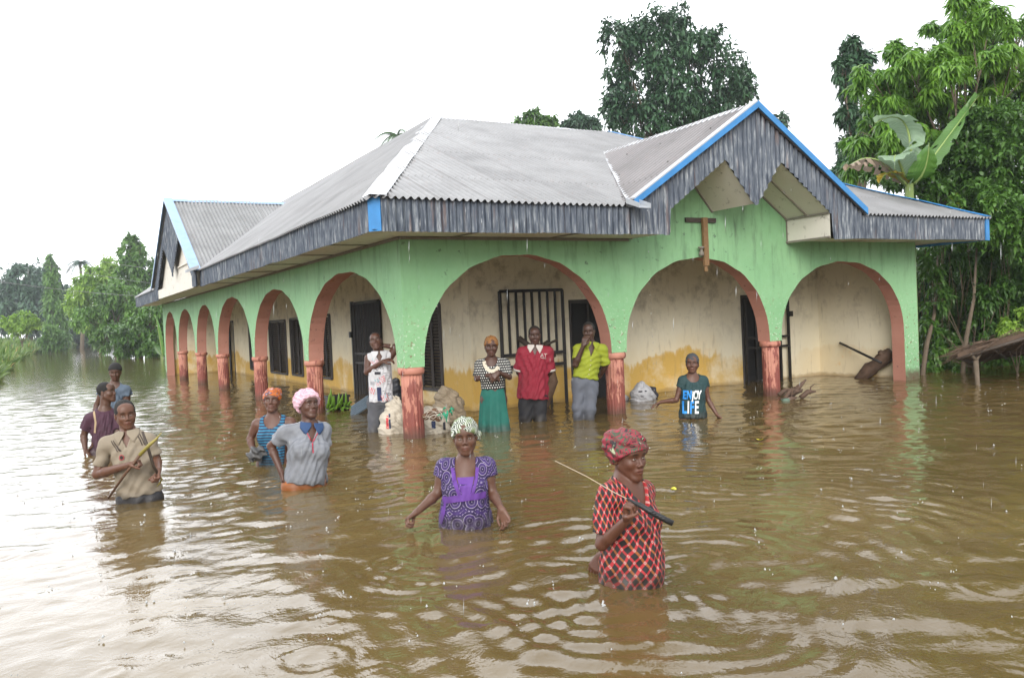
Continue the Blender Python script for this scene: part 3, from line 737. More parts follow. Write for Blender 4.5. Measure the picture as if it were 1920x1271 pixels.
def tree(name, label, cat, lst, depth, n, leaf, mat, seed, base_px=None, ll=.14, lw=.05, droop=.4, r0=.2, cluster=1, spread=.6, group=None, down=.25, bark=None, shell=.5, trunk=True, basez=-1.0):
    rng = np.random.RandomState(seed); bl = blobs_px(lst, depth, rng, spread)
    cx = np.mean([b[:3] for b in bl], axis=0); c0 = (at(base_px, 600, depth) if base_px is not None else cx)
    root = empty(name, (c0[0], c0[1], basez)); tag(root, label, cat, group)
    inv = np.array([c0[0], c0[1], basez]); bl = [(b[0]-inv[0], b[1]-inv[1], b[2]-inv[2], b[3]) for b in bl]
    if trunk: skeleton('trunk', (0, 0, 0), bl, r0, bark or M_BARK, root, rng)
    P, O = crown_points(bl, n, rng, shell)
    if cluster > 1:
        P = np.repeat(P, cluster, 0); O = np.repeat(O, cluster, 0); k = len(P)
        D = rng.randn(k, 3); D[:, 2] = D[:, 2]*.35-down; D += O*.35
    else:
        k = len(P); D = rng.randn(k, 3)+O*.6; D[:, 2] -= down
    D /= np.linalg.norm(D, axis=1)[:, None]
    clump = (np.sin(P[:, 0]*1.9+seed)+np.sin(P[:, 1]*2.3+seed*2)+np.sin(P[:, 2]*2.1))/6+.5     # species colour varies between twigs
    tint = np.clip(clump*.55+rng.rand(k)*.5, 0, 1)
    leaves('crown', P, D, ll*(.6+.7*rng.rand(k)), lw*(.7+.5*rng.rand(k)), mat, root, rng, droop, tint)
    return root
L_DARK = m_leaf('dark_leaves', (.022, .065, .032), (.065, .15, .062), .45, .15)
L_MANGO = m_leaf('mango_leaves', (.06, .17, .025), (.25, .46, .06), .38, .42)
L_MANGOD = m_leaf('dark_mango_leaves', (.03, .08, .02), (.08, .18, .04), .35, .25)  # darker mango leaf tone for the layer behind the main crown
L_BUSH = m_leaf('bush_leaves', (.028, .075, .016), (.12, .26, .04), .4, .3, (.32, .36, .03))
L_MID = m_leaf('mid_green_leaves', (.055, .13, .03), (.17, .33, .06), .45, .3)
L_LIME = m_leaf('lime_green_leaves', (.14, .28, .04), (.34, .52, .08), .45, .4)
L_FAR = m_leaf('distant_leaves', (.035, .08, .05), (.08, .16, .085), .5, .15)

# tall dark tree behind the roof
tree('tall_tree', 'tall dark broadleaf tree rising right behind the roof ridge, sky showing through its crown', 'tree',
     [(1160, 78, 38), (1215, 60, 40), (1262, 48, 40), (1295, 95, 45), (1225, 115, 50), (1330, 75, 26), (1355, 130, 48), (1378, 165, 34), (1165, 140, 30), (1185, 185, 50),
      (1270, 180, 55), (1340, 195, 48), (1160, 215, 35), (1230, 230, 45), (1320, 235, 45)], 34, 22000, None, L_DARK, 21, 1265, .23, .10, .5, .28, shell=.15, spread=.25)
for i, (lst, lab, n, s) in enumerate([
    ([(1000, 226, 18), (1030, 232, 14), (965, 234, 12)], 'low yellowish tree peeking over the left part of the front ridge', 2600, 31),
    ([(1085, 232, 20), (1110, 238, 16), (1062, 240, 10)], 'small dark tree at the foot of the tall dark tree, seen over the ridge', 2600, 32),
    ([(1462, 226, 12), (1452, 238, 9)], 'sprig of a far tree just right of the blue gable peak', 900, 33)]):
    tree('far_tree', lab, 'tree', lst, 48, n, None, [L_MID, L_FAR, L_FAR][i], s, None, .3, .12, .4, .2, spread=.3, group='far trees peeking over the roof')
# slim tree at the right
tree('slim_tree', 'slim dark blue-green tree standing left of the mango tree against the white sky', 'tree',
     [(1600, 90, 20), (1580, 130, 20), (1610, 120, 22), (1598, 165, 24), (1590, 210, 22), (1612, 235, 22), (1600, 275, 26), (1590, 320, 24), (1570, 330, 16)], 27, 7000, None, L_DARK, 41, 1610, .24, .09, .5, .2, shell=.3)
# mango tree
MG = [(1810, 40, 45), (1760, 85, 55), (1850, 75, 60), (1700, 120, 50), (1645, 165, 45), (1790, 150, 70), (1890, 140, 60), (1700, 200, 60), (1630, 235, 42), (1620, 290, 40),
      (1760, 235, 60), (1850, 220, 60), (1680, 280, 50), (1930, 60, 50), (1950, 200, 70)]
mango = tree('mango_tree', 'big bright green mango tree with long drooping leaves, upper right', 'tree', MG, 17, 4300, None, L_MANGO, 51, 1830, .21, .052, .55, .14, cluster=8, down=.5, shell=.5)
rng = np.random.RandomState(52); bl = blobs_px([(a, b+25, r*.85) for a, b, r in MG], 18.6, rng, .5); l0 = np.array(mango.location)
P, O = crown_points([(b[0]-l0[0], b[1]-l0[1], b[2]-l0[2], b[3]) for b in bl], 9000, rng, .3); D = rng.randn(len(P), 3); D[:, 2] -= .5; D /= np.linalg.norm(D, axis=1)[:, None]
leaves('crown', P, D, .2*(.7+.5*rng.rand(len(P))), .07*(.7+.5*rng.rand(len(P))), L_MANGOD, mango, rng, .5)
# dense bushes at the right of the house
tree('broadleaf_shrub', 'dense dark shrub with glossy leaves and a few yellow ones, overhanging at the right edge', 'shrub',
     [(1840, 230, 45), (1890, 250, 55), (1800, 300, 55), (1870, 320, 60), (1930, 330, 60), (1745, 350, 42), (1830, 400, 60), (1900, 420, 60), (1690, 345, 28), (1640, 330, 22)], 15.6, 19000, None, L_BUSH, 61, 1860, .125, .06, .4, .05, shell=.4, trunk=False)
tree('hanging_thicket', 'dark creeper-hung thicket between the house end wall and the thatch', 'shrub',
     [(1760, 470, 45), (1820, 480, 50), (1880, 500, 55), (1740, 540, 40), (1800, 560, 50), (1870, 580, 55), (1930, 600, 60), (1750, 620, 42), (1820, 640, 45), (1900, 650, 50), (1770, 680, 35), (1960, 520, 70), (1850, 690, 35), (1740, 690, 25), (1800, 695, 25), (1900, 695, 30)], 16.6, 19000, None, L_BUSH, 62, 1800, .13, .06, .6, .1, shell=.3, trunk=False)
tree('shade_tree', 'dark wall of foliage closing the view behind the creeper thicket', 'tree',
     [(1780, 430, 80), (1900, 420, 100), (1780, 560, 90), (1900, 580, 110), (2050, 480, 160), (1700, 640, 60), (1850, 680, 80), (2050, 650, 120), (1660, 560, 50), (1640, 420, 60)], 20, 22000, None, L_DARK, 63, 1850, .26, .13, .5, .3, shell=.1, trunk=False)
tree('low_shrub', 'leafy creeper mass spilling to the water right beside the end wall of the house', 'shrub', [(1748, 500, 22), (1760, 560, 24), (1742, 610, 20), (1775, 640, 22), (1850, 560, 26), (1830, 615, 20), (1745, 670, 20), (1800, 690, 14), (1880, 540, 24)], 15.5, 3600, None, L_BUSH, 66, None, .11, .05, .5, .03, spread=.3)
tree('young_shrub', 'small bright green leafy shrub growing above the thatch roof', 'shrub', [(1905, 598, 22), (1880, 612, 16), (1925, 610, 20)], 14.3, 700, None, L_LIME, 64, None, .12, .05, .4, .03, spread=.3)
# creepers and dead leaves hanging in the thicket
vn = MB(); R = random.Random(4)
for k in range(34):
    px = R.uniform(1728, 1900); d = R.uniform(15.6, 16.9); y0 = R.uniform(440, 520); y1 = R.uniform(600, 705)
    a = at(px, y0, d); b = at(px+R.uniform(-12, 12), y1, d); m = (a+b)/2+np.array([R.uniform(-.15, .15), R.uniform(-.1, .1), 0])
    vn.tube([a, m, b], [.006, R.uniform(.004, .010), .004], 5)
tag(vn.build('creeper', plain('dry_creeper', (.11, .085, .05), .9, .4, 10)), 'tangle of dry creepers hanging down beside the end wall of the house', 'creeper', kind='stuff')
for px, y0, y1, lab, s in ((1812, 560, 705, 'thin pale leaning trunk in the thicket, nearest the thatch', 1), (1738, 590, 700, 'thin pale trunk in the thicket close to the house wall', 2)):
    m = MB(); a = at(px-8, y1, 15.2); b = at(px, (y0+y1)/2, 15.3); c = at(px+14, y0, 15.4); o_ = np.array([a[0], a[1], -1.])
    m.tube([np.array([0, 0, 0.]), a-o_, b-o_, c-o_, at(px+20, y0-110, 15.8)-o_], [.05, .045, .04, .03, .015], 7, jit=.15)
    ob = m.build('sapling_trunk', M_BARK, None, tuple(o_)); tag(ob, lab, 'trunk')

# banana plants
def banana_leaf(root, base, mid, tip, width, mat, droop=.25, name='leaf', tear=0, seed=0, ribmat=None):
    """leaf blade along a quadratic curve with a midrib and folded halves"""
    R = random.Random(seed); n = 26; V = []; F = []; base, mid, tip = Vector(base), Vector(mid), Vector(tip); pts = []
    for i in range(n+1):
        t = i/n; p = base*(1-t)**2+mid*2*t*(1-t)+tip*t*t; pts.append(p)
    for i, p in enumerate(pts):
        d = (pts[min(n, i+1)]-pts[max(0, i-1)]).normalized(); s = d.cross(Vector((0, 0, 1))); s = s.normalized() if s.length > .05 else Vector((1, 0, 0)); nn = s.cross(d)
        t = i/n; w_ = width*(math.sin(math.pi*min(1, t*1.05+.02))**.55)*(1 if t < .97 else .5)
        for k in (-1, -.66, -.33, 0, .33, .66, 1):
            j = R.uniform(-.02, .02)
            V.append(p+s*k*w_+Vector((0, 0, -1))*abs(k)**1.4*w_*droop+nn*(abs(k)*.1+.012*math.sin(i*1.9)*abs(k)+j*abs(k)))
    for i in range(n):
        for k in range(6):
            if tear and k in (0, 1, 4, 5) and R.random() < tear: continue
            a = i*7+k; F.append((a, a+1, a+8, a+7))
    me = bpy.data.meshes.new(name); me.from_pydata([tuple(v) for v in V], [], F); me.materials.append(mat)
    me.polygons.foreach_set('use_smooth', [True]*len(F)); me.update(); o = link(name, me, root)
    r = MB(); r.tube(pts[::3]+[pts[-1]], [.03*(1-.9*i/9) for i in range(len(pts[::3])+1)], 6); r.build('midrib', ribmat or M_RIB, o)
    return o
M_RIB = plain('banana_midrib', (.25, .34, .10), .5)
def m_banana(name, c0, c1):
    t = NT(name); v = t.co(); b = t.mix(t.noise(v, 3, 4), c0, c1)
    w_ = t.n('ShaderNodeTexWave'); w_.inputs['Scale'].default_value = 9; w_.inputs['Distortion'].default_value = 2; t.l(v, w_.inputs[0])
    b = t.mix(t.math('MULTIPLY', w_.outputs['Fac'], .3), b, tuple(.6*c for c in c0)); t.fin(b, .35, t.bump(w_.outputs['Fac'], .2, .01))
    tr = t.n('ShaderNodeBsdfTranslucent'); t.l(b, tr.inputs['Color']); ms = t.n('ShaderNodeMixShader'); ms.inputs[0].default_value = .3
    o = t.t.nodes['Material Output']; t.l(t.b.outputs[0], ms.inputs[1]); t.l(tr.outputs[0], ms.inputs[2]); t.l(ms.outputs[0], o.inputs[0]); return t.m
B_GREEN = m_banana('banana_leaf', (.07, .18, .03), (.13, .28, .05)); B_PALE = m_banana('banana_leaf_pale', (.24, .36, .22), (.36, .48, .33))
B_DEAD = m_banana('dead_banana_leaf', (.26, .18, .12), (.42, .33, .25)); B_YEL = m_banana('yellowing_banana_leaf', (.40, .30, .03), (.5, .36, .05))
def banana(label, base_px, depth, specs, seed, h_px):
    c = at(base_px, 600, depth); o_ = np.array([c[0], c[1], -1.]); root = empty('banana_plant', tuple(o_)); tag(root, label, 'banana plant')
    m = MB(); top = at(base_px, h_px, depth)-o_
    m.tube([(0, 0, 0), (top[0]*.5, top[1]*.5, top[2]*.5), tuple(top)], [.14, .11, .07], 12); m.build('stem', plain('banana_stem', (.16, .22, .07), .6, .4, 4), root)
    for i, (a, b_, c_, w_, mt, dr, tr) in enumerate(specs):
        P_ = [at(*a[:2], depth+a[2])-o_, at(*b_[:2], depth+b_[2])-o_, at(*c_[:2], depth+c_[2])-o_]
        banana_leaf(root, *P_, w_, mt, dr, 'leaf', tr, seed+i)
    return root
banana('banana plant behind the roof with a pale arching leaf and a torn dead brown leaf', 1705, 15.0,
       [((1705, 345, 0), (1722, 180, .2), (1640, 232, -.3), .30, B_PALE, .55, .03),
        ((1715, 345, 0), (1745, 300, .3), (1835, 180, .5), .30, B_GREEN, .5, .06),
        ((1712, 345, 0), (1740, 330, -.3), (1742, 268, -.5), .26, B_GREEN, .3, 0),
        ((1700, 345, 0), (1672, 255, -.3), (1678, 318, -.9), .30, B_PALE, .3, .05),
        ((1695, 345, 0), (1630, 262, -.1), (1585, 322, -.3), .22, B_DEAD, 1.3, .35),
        ((1700, 348, 0), (1668, 300, -.2), (1648, 345, -.4), .15, B_YEL, .8, .2)], 5, 345)
banana('banana leaf reaching out past the right end of the fascia', 1960, 15.0,
       [((1960, 430, 0), (1905, 385, -.2), (1852, 445, -.3), .26, B_GREEN, .3, 0), ((1965, 440, 0), (1990, 380, 0), (2040, 400, 0), .3, B_GREEN, .4, 0)], 25, 440)
banana('single banana plant at the water edge beside the far left corner of the house', 303, 48,
       [((305, 668, 0), (297, 620, -.2), (292, 596, -.3), .14, B_GREEN, .3, 0), ((303, 668, 0), (288, 650, 0), (290, 640, 0), .35, B_GREEN, .3, 0)], 35, 665)

# left background
tree('broad_tree', 'dark broad-crowned tree at the far left, beyond the grass bank', 'tree',
     [(10, 540, 32), (45, 520, 30), (80, 518, 28), (30, 570, 38), (75, 560, 38), (105, 545, 24), (-10, 590, 34), (110, 585, 24), (60, 600, 30)], 110, 16000, None, L_FAR, 71, 50, .75, .30, .4, .5, shell=.25)
tree('column_tree', 'narrow pointed tree wrapped in creepers at the left of the channel', 'tree',
     [(94, 482, 5), (96, 500, 9), (98, 520, 12), (100, 540, 13), (100, 562, 15), (103, 585, 17), (105, 608, 18), (108, 630, 18)], 92, 6500, None, L_MID, 72, 104, .5, .2, .7, .25, spread=.2, shell=.4)
rp = empty('palm_tree', tuple(at(150, 620, 100)*np.array([1, 1, 0])+np.array([0, 0, -1.]))); tag(rp, 'small hazy palm tree between the pointed tree and the green trees on the left', 'palm tree')
def palm(root, px, py, depth, size, n, mat):
    o_ = np.array(root.location); c = at(px, py, depth)-o_; m = MB(); m.tube([(0, 0, 0), tuple(c*.5+np.array([.3, 0, 0])), tuple(c)], [.25, .18, .15], 8); m.build('trunk', M_BARK2, root)
    R = random.Random(px)
    for i in range(n):
        th = 6.28*i/n+R.uniform(-.2, .2); el = R.uniform(-.2, .9); d = Vector((math.cos(th), math.sin(th), el)).normalized(); b = Vector(c); f = MB(); pts = []
        for k in range(9): t = k/8; pts.append(b+d*size*t+Vector((0, 0, -1))*size*.75*t*t)
        f.tube(pts, [.05*(1-.8*k/8) for k in range(9)], 4)
        for k in range(1, 9):
            for e in range(5):
                p = pts[k-1].lerp(pts[k], e/5); s = d.cross(Vector((0, 0, 1))).normalized()
                for sg in (-1, 1):
                    q = p+(s*sg*.8+d*.5+Vector((0, 0, -.55))).normalized()*size*.32*(1-.5*k/9); w_ = (pts[k]-pts[k-1])*.16
                    f.add([p-w_*.5, p+w_*.5, q], [(0, 1, 2)])
        f.build('frond', mat, root)
palm(rp, 150, 492, 100, 2.3, 15, L_FAR)
rp = empty('palm_tree', tuple(at(745, 500, 48)*np.array([1, 1, 0])+np.array([0, 0, -1.]))); tag(rp, 'faint palm crown just showing over the left slope of the roof', 'palm tree')
palm(rp, 745, 255, 48, 1.7, 13, L_MID)
LT = [
 ('tall hazy tree with a small round top, rising behind the left gable', [(243, 458, 16), (235, 478, 14), (262, 470, 14), (245, 495, 22), (270, 505, 22), (240, 525, 28), (275, 540, 30), (225, 560, 30)], 72, 9000, L_MID, .44),
 ('bright green tree over the end of the flooded track', [(150, 545, 22), (175, 520, 24), (205, 505, 22), (190, 545, 28), (150, 580, 24), (175, 590, 28), (215, 580, 26)], 80, 8500, L_LIME, .46),
 ('green tree leaning over the water on the right of the track', [(205, 560, 26), (235, 555, 28), (215, 600, 30), (180, 605, 26), (255, 590, 32), (285, 560, 28), (195, 635, 22), (160, 600, 20)], 62, 10000, L_MID, .34),
 ('dark bush touching the water just left of the house corner', [(235, 640, 26), (262, 625, 30), (290, 610, 30), (240, 655, 18), (270, 655, 22), (298, 650, 22), (215, 625, 20), (300, 580, 26)], 51, 9000, L_BUSH, .30),
 ('pale far trees closing the end of the track', [(145, 612, 18), (160, 624, 14), (180, 618, 20), (200, 627, 16), (130, 622, 16), (215, 634, 12), (120, 630, 14), (150, 632, 10), (185, 634, 9), (235, 640, 10), (165, 600, 16)]+[(112+9*i, 640+(i % 3)*2, 8) for i in range(12)], 125, 13000, L_FAR, .6)]
for i, (lab, lst, d, n, mt, s) in enumerate(LT):
    tree('bank_tree', lab, 'tree', lst, d, n, None, mt, 80+i, None, s, s*.42, .4, .22, group='trees along the right side of the flooded track', shell=.35)
tree('bush', 'rounded bright bush at the foot of the pointed tree', 'bush', [(95, 640, 16), (112, 645, 14), (85, 650, 14), (118, 635, 12), (100, 622, 14)], 88, 3500, None, L_MID, 91, None, .4, .16, .3, .06, spread=.3)
tree('small_tree', 'small lime green flat-topped tree on the left bank', 'tree', [(20, 605, 12), (38, 597, 12), (55, 600, 12), (66, 607, 9), (45, 612, 14), (28, 617, 10)], 70, 2600, None, L_LIME, 92, 42, .36, .14, .3, .07, spread=.3)
# left bank and tall grass
def bank_and_grass():
    E_ = [(-5.0, 18), (-5.0, 26), (-4.9, 40), (-4.5, 76), (-3.7, 94), (-.3, 116), (2.0, 135)]
    mb = MB(); L_ = [(x-.2, y, -1) for x, y in E_]; U = [(x-1.6, y, .12) for x, y in E_]; W_ = [(x-70, y, .5) for x, y in E_]
    V = L_+U+W_; n = len(E_); F = []
    for i in range(n-1):
        F += [(i, i+1, n+i+1, n+i), (n+i, n+i+1, 2*n+i+1, 2*n+i)]
    mb.add(V, F); tag(mb.build('river_bank', plain('bank_earth', (.10, .10, .05), .9, .4, 2)), 'grassy bank along the left of the flooded track', 'bank', kind='structure')
    rng = np.random.RandomState(8); n = 42000; t = rng.rand(n)**1.3*6; i = np.minimum(t.astype(int), n-1).clip(0, 5); f = t-i
    EA = np.array(E_, float); x = EA[i, 0]*(1-f)+EA[i+1, 0]*f; y = EA[i, 1]*(1-f)+EA[i+1, 1]*f
    off = rng.rand(n)**1.5*9; x = x-off-.15; y = y+rng.randn(n)*.5
    P = np.stack([x, y, np.clip(off*.08-.1, -.1, .4)], 1); D = rng.randn(n, 3)*.32; D[:, 2] = 1; D /= np.linalg.norm(D, axis=1)[:, None]
    hh = 1.0+.5*np.sin(x*1.3+y*.35)+.4*np.sin(y*.22); L = (.5+.9*rng.rand(n))*np.clip(hh, .4, 1.8)*(.75+.25*np.clip(off, 0, 2))
    o = leaves('tall_grass', P, D, L, .05+.05*rng.rand(n)+y*.0006, m_leaf('grass_blades', (.07, .14, .03), (.20, .30, .07), .5, .35, (.35, .30, .12)), None, rng, .35)
    tag(o, 'tall green grass growing on the left bank', 'grass', kind='stuff')
bank_and_grass()
# overhead wires
M_WIRE = plain('grey_cable', (.25, .25, .26), .5)
def wire(p0, p1, sag, label, n=30):
    a = at(*p0); b = at(*p1); m = MB(); pts = [a+(b-a)*i/n-np.array([0, 0, sag*4*(i/n)*(1-i/n)]) for i in range(n+1)]
    o_ = pts[0].copy(); m.tube([p-o_ for p in pts], .013, 5); tag(m.build('overhead_wire', M_WIRE, None, tuple(o_)), label, 'wire', 'overhead wires')
wire((-260, 385, 26), (330, 508, 62), .35, 'uppermost of the thin overhead wires crossing the sky at the left')
wire((-260, 412, 26), (330, 535, 62), .35, 'second overhead wire from the top at the left')
wire((-260, 488, 26), (320, 556, 64), .3, 'lowest overhead wire, crossing in front of the left trees')
# ================================================================ people: bodies grown from one distance field each
def nrm(v): v = np.asarray(v, float); return v/(np.linalg.norm(v)+1e-12)
def p_cone(a, b, r1, r2):
    a, b = np.asarray(a, float), np.asarray(b, float)
    def f(P):
        ba = b-a; l2 = ba@ba; rr = r1-r2; a2 = l2-rr*rr; il2 = 1/l2
        pa = P-a; y = pa@ba; z = y-l2; q = pa*l2-y[:, None]*ba; x2 = np.einsum('ij,ij->i', q, q)
        y2 = y*y*l2; z2 = z*z*l2; k = np.sign(rr)*rr*rr*x2
        c1 = np.sign(z)*a2*z2 > k; c2 = np.sign(y)*a2*y2 < k
        return np.where(c1, np.sqrt(x2+z2)*il2-r2, np.where(c2, np.sqrt(x2+y2)*il2-r1, (np.sqrt(x2*a2*il2)+y*rr)*il2-r1))
    return f
def p_ell(c, r, R=None):
    c = np.asarray(c, float); r = np.asarray(r, float)
    def f(P):
        q = P-c
        if R is not None: q = q@R
        k0 = np.linalg.norm(q/r, axis=1); k1 = np.linalg.norm(q/(r*r), axis=1)+1e-9
        return k0*(k0-1)/k1
    return f
def smin(a, b, k): h = np.maximum(k-np.abs(a-b), 0)/k; return np.minimum(a, b)-h*h*k*.25
def smax(a, b, k): h = np.maximum(k-np.abs(a-b), 0)/k; return np.maximum(a, b)+h*h*k*.25
class Field:
    def __init__(s): s.ops = []
    def add(s, f, k=.02): s.ops.append((f, k, 1)); return s
    def cut(s, f, k=.006): s.ops.append((f, k, -1)); return s
    def __call__(s, P):
        d = None
        for f, k, o in s.ops:
            v = f(P)
            if d is None: d = v
            elif o > 0: d = smin(d, v, k)
            else: d = smax(d, -v, k)
        return d
def nets(f, lo, hi, h):
    """surface nets on a grid refined only near the surface"""
    lo = np.asarray(lo, float); n = np.ceil((np.asarray(hi)-lo)/(4*h)).astype(int)+1
    g = [lo[i]+np.arange(n[i])*4*h for i in range(3)]; G = np.stack(np.meshgrid(*g, indexing='ij'), -1).reshape(-1, 3)
    c = f(G).reshape(n); big = np.repeat(np.repeat(np.repeat(c, 4, 0), 4, 1), 4, 2).astype(np.float32)
    off = np.array([1.5*h]*3)                                   # coarse sample sits at the corner of its 4x4x4 block
    m = np.abs(big) < h*9; idx = np.argwhere(m)
    v = np.where(big > 0, 1., -1.).astype(np.float32); P = lo+idx*h
    for s in range(0, len(idx), 200000): v[tuple(idx[s:s+200000].T)] = f(P[s:s+200000])
    sg = v < 0; N = np.array(v.shape)-1
    cnt = sum(sg[i:i+N[0], j:j+N[1], k:k+N[2]].astype(np.int8) for i in (0, 1) for j in (0, 1) for k in (0, 1))
    act = (cnt > 0) & (cnt < 8); cid = -np.ones(act.shape, int); ci = np.argwhere(act); cid[act] = np.arange(len(ci))
    acc = np.zeros((len(ci), 3)); w_ = np.zeros(len(ci))
    cor = [(i, j, k) for i in (0, 1) for j in (0, 1) for k in (0, 1)]; cv = {q: v[ci[:, 0]+q[0], ci[:, 1]+q[1], ci[:, 2]+q[2]] for q in cor}
    for q in cor:
        for ax in range(3):
            if q[ax]: continue
            r = list(q); r[ax] = 1; r = tuple(r); a, b = cv[q], cv[r]; x = (a < 0) != (b < 0)
            t = np.where(x, a/(a-b+1e-12), 0); pt = np.array(q, float)[None]+0*acc; pt[:, ax] = t
            acc += pt*x[:, None]; w_ += x
    V = lo+(ci+acc/w_[:, None])*h; F = []
    for ax in range(3):
        u, w2 = [(1, 2), (2, 0), (0, 1)][ax]; sl_ = [slice(1, -1)]*3; sl_[ax] = slice(0, -1); a = sg[tuple(sl_)]
        sl2 = list(sl_); sl2[ax] = slice(1, None); b = sg[tuple(sl2)]; e = np.argwhere(a != b)
        if not len(e): continue
        inner = a[tuple(e.T)]
        e = e+1; e[:, ax] -= 1
        def C(du, dw):
            q = e.copy(); q[:, u] -= du; q[:, w2] -= dw; return cid[q[:, 0], q[:, 1], q[:, 2]]
        qd = np.stack([C(1, 1), C(0, 1), C(0, 0), C(1, 0)], 1); qd[~inner] = qd[~inner][:, ::-1]; F.append(qd)
    F = np.vstack(F); F = F[(F >= 0).all(1)]
    return V, F
def clip(V, F, keep):
    k = keep(V[F].mean(1)); F = F[k]; u, inv = np.unique(F, return_inverse=True); return V[u], inv.reshape(F.shape)
def safe_mesh(name, V, F, mats, smooth=False):
    """drops faces whose corners missed the cloth"""
    bad = np.isnan(V).any(1); F = F[~bad[F].any(1)] if len(F) else F
    u, inv = np.unique(F, return_inverse=True); return np_mesh(name, V[u], inv.reshape(F.shape), mats, smooth=smooth)
def attr_mesh(name, V, F, mat, col=None, tc=None):
    me = np_mesh(name, V, F, [mat], smooth=True)
    if col is not None:
        a = me.attributes.new('skin', 'FLOAT_COLOR', 'POINT'); a.data.foreach_set('color', np.c_[col, np.ones(len(col))].astype(np.float32).ravel())
    if tc is not None:
        a = me.attributes.new('tc', 'FLOAT_VECTOR', 'POINT'); a.data.foreach_set('vector', tc.astype(np.float32).ravel())
    return me
def m_skin():
    t = NT('skin'); a = t.n('ShaderNodeAttribute'); a.attribute_name = 'skin'; v = t.co()
    c = t.mix(t.math('MULTIPLY', t.noise(v, 40, 3), .25), a.outputs['Color'], (.02, .012, .010))
    t.b.inputs['Subsurface Weight'].default_value = .05; t.b.inputs['Subsurface Radius'].default_value = (.02, .008, .004)
    return t.fin(c, t.math('MULTIPLY_ADD', t.noise(v, 25, 3), .25, .36), t.bump(t.noise(v, 160, 3), .12, .004))
M_SKIN = m_skin()
M_EYE = plain('eye_white', (.30, .25, .21), .25, .1, 20, bump=0); M_IRIS = plain('iris', (.012, .008, .006), .12, .2, 20, bump=0)
M_HAIR = plain('short_black_hair', (.012, .011, .010), .85, .4, 90, 0, .9, 220)
def cloth_tc(t):
    a = t.n('ShaderNodeAttribute'); a.attribute_name = 'tc'; return a.outputs['Vector']
def cloth_fin(t, c, rough=.8, weave=.15):
    v = t.co(); q = cloth_tc(t); w_ = t.noise(v, 7, 5, .6, .8)
    nm = t.bump(w_, .45, .03); nm = t.bump(t.noise(v, 140, 2), weave, .004, nm)
    c = t.mix(t.math('MULTIPLY', t.ramp(t.noise(v, 5, 5), [(.45, 0.), (.8, 1.)]), .22), c, (.05, .045, .035))
    wet = t.ramp(t.math('ADD', t.math('SUBTRACT', t.sep(v)[2], 1.0), t.math('MULTIPLY', t.noise(v, 14, 3), .06)), [(.07, 1.), (.13, 0.)])
    c = t.mix(t.math('MULTIPLY', wet, .55), c, (.03, .025, .02))      # soaked cloth at the water line
    return t.fin(c, t.mix(wet, rough, .5), nm)
def m_cloth(name, col, var=.15, rough=.8):
    t = NT(name); c = t.mix(t.noise(t.co(), 10, 4), tuple(x*(1-var) for x in col), tuple(min(1, x*(1+var)) for x in col)); return cloth_fin(t, c, rough)

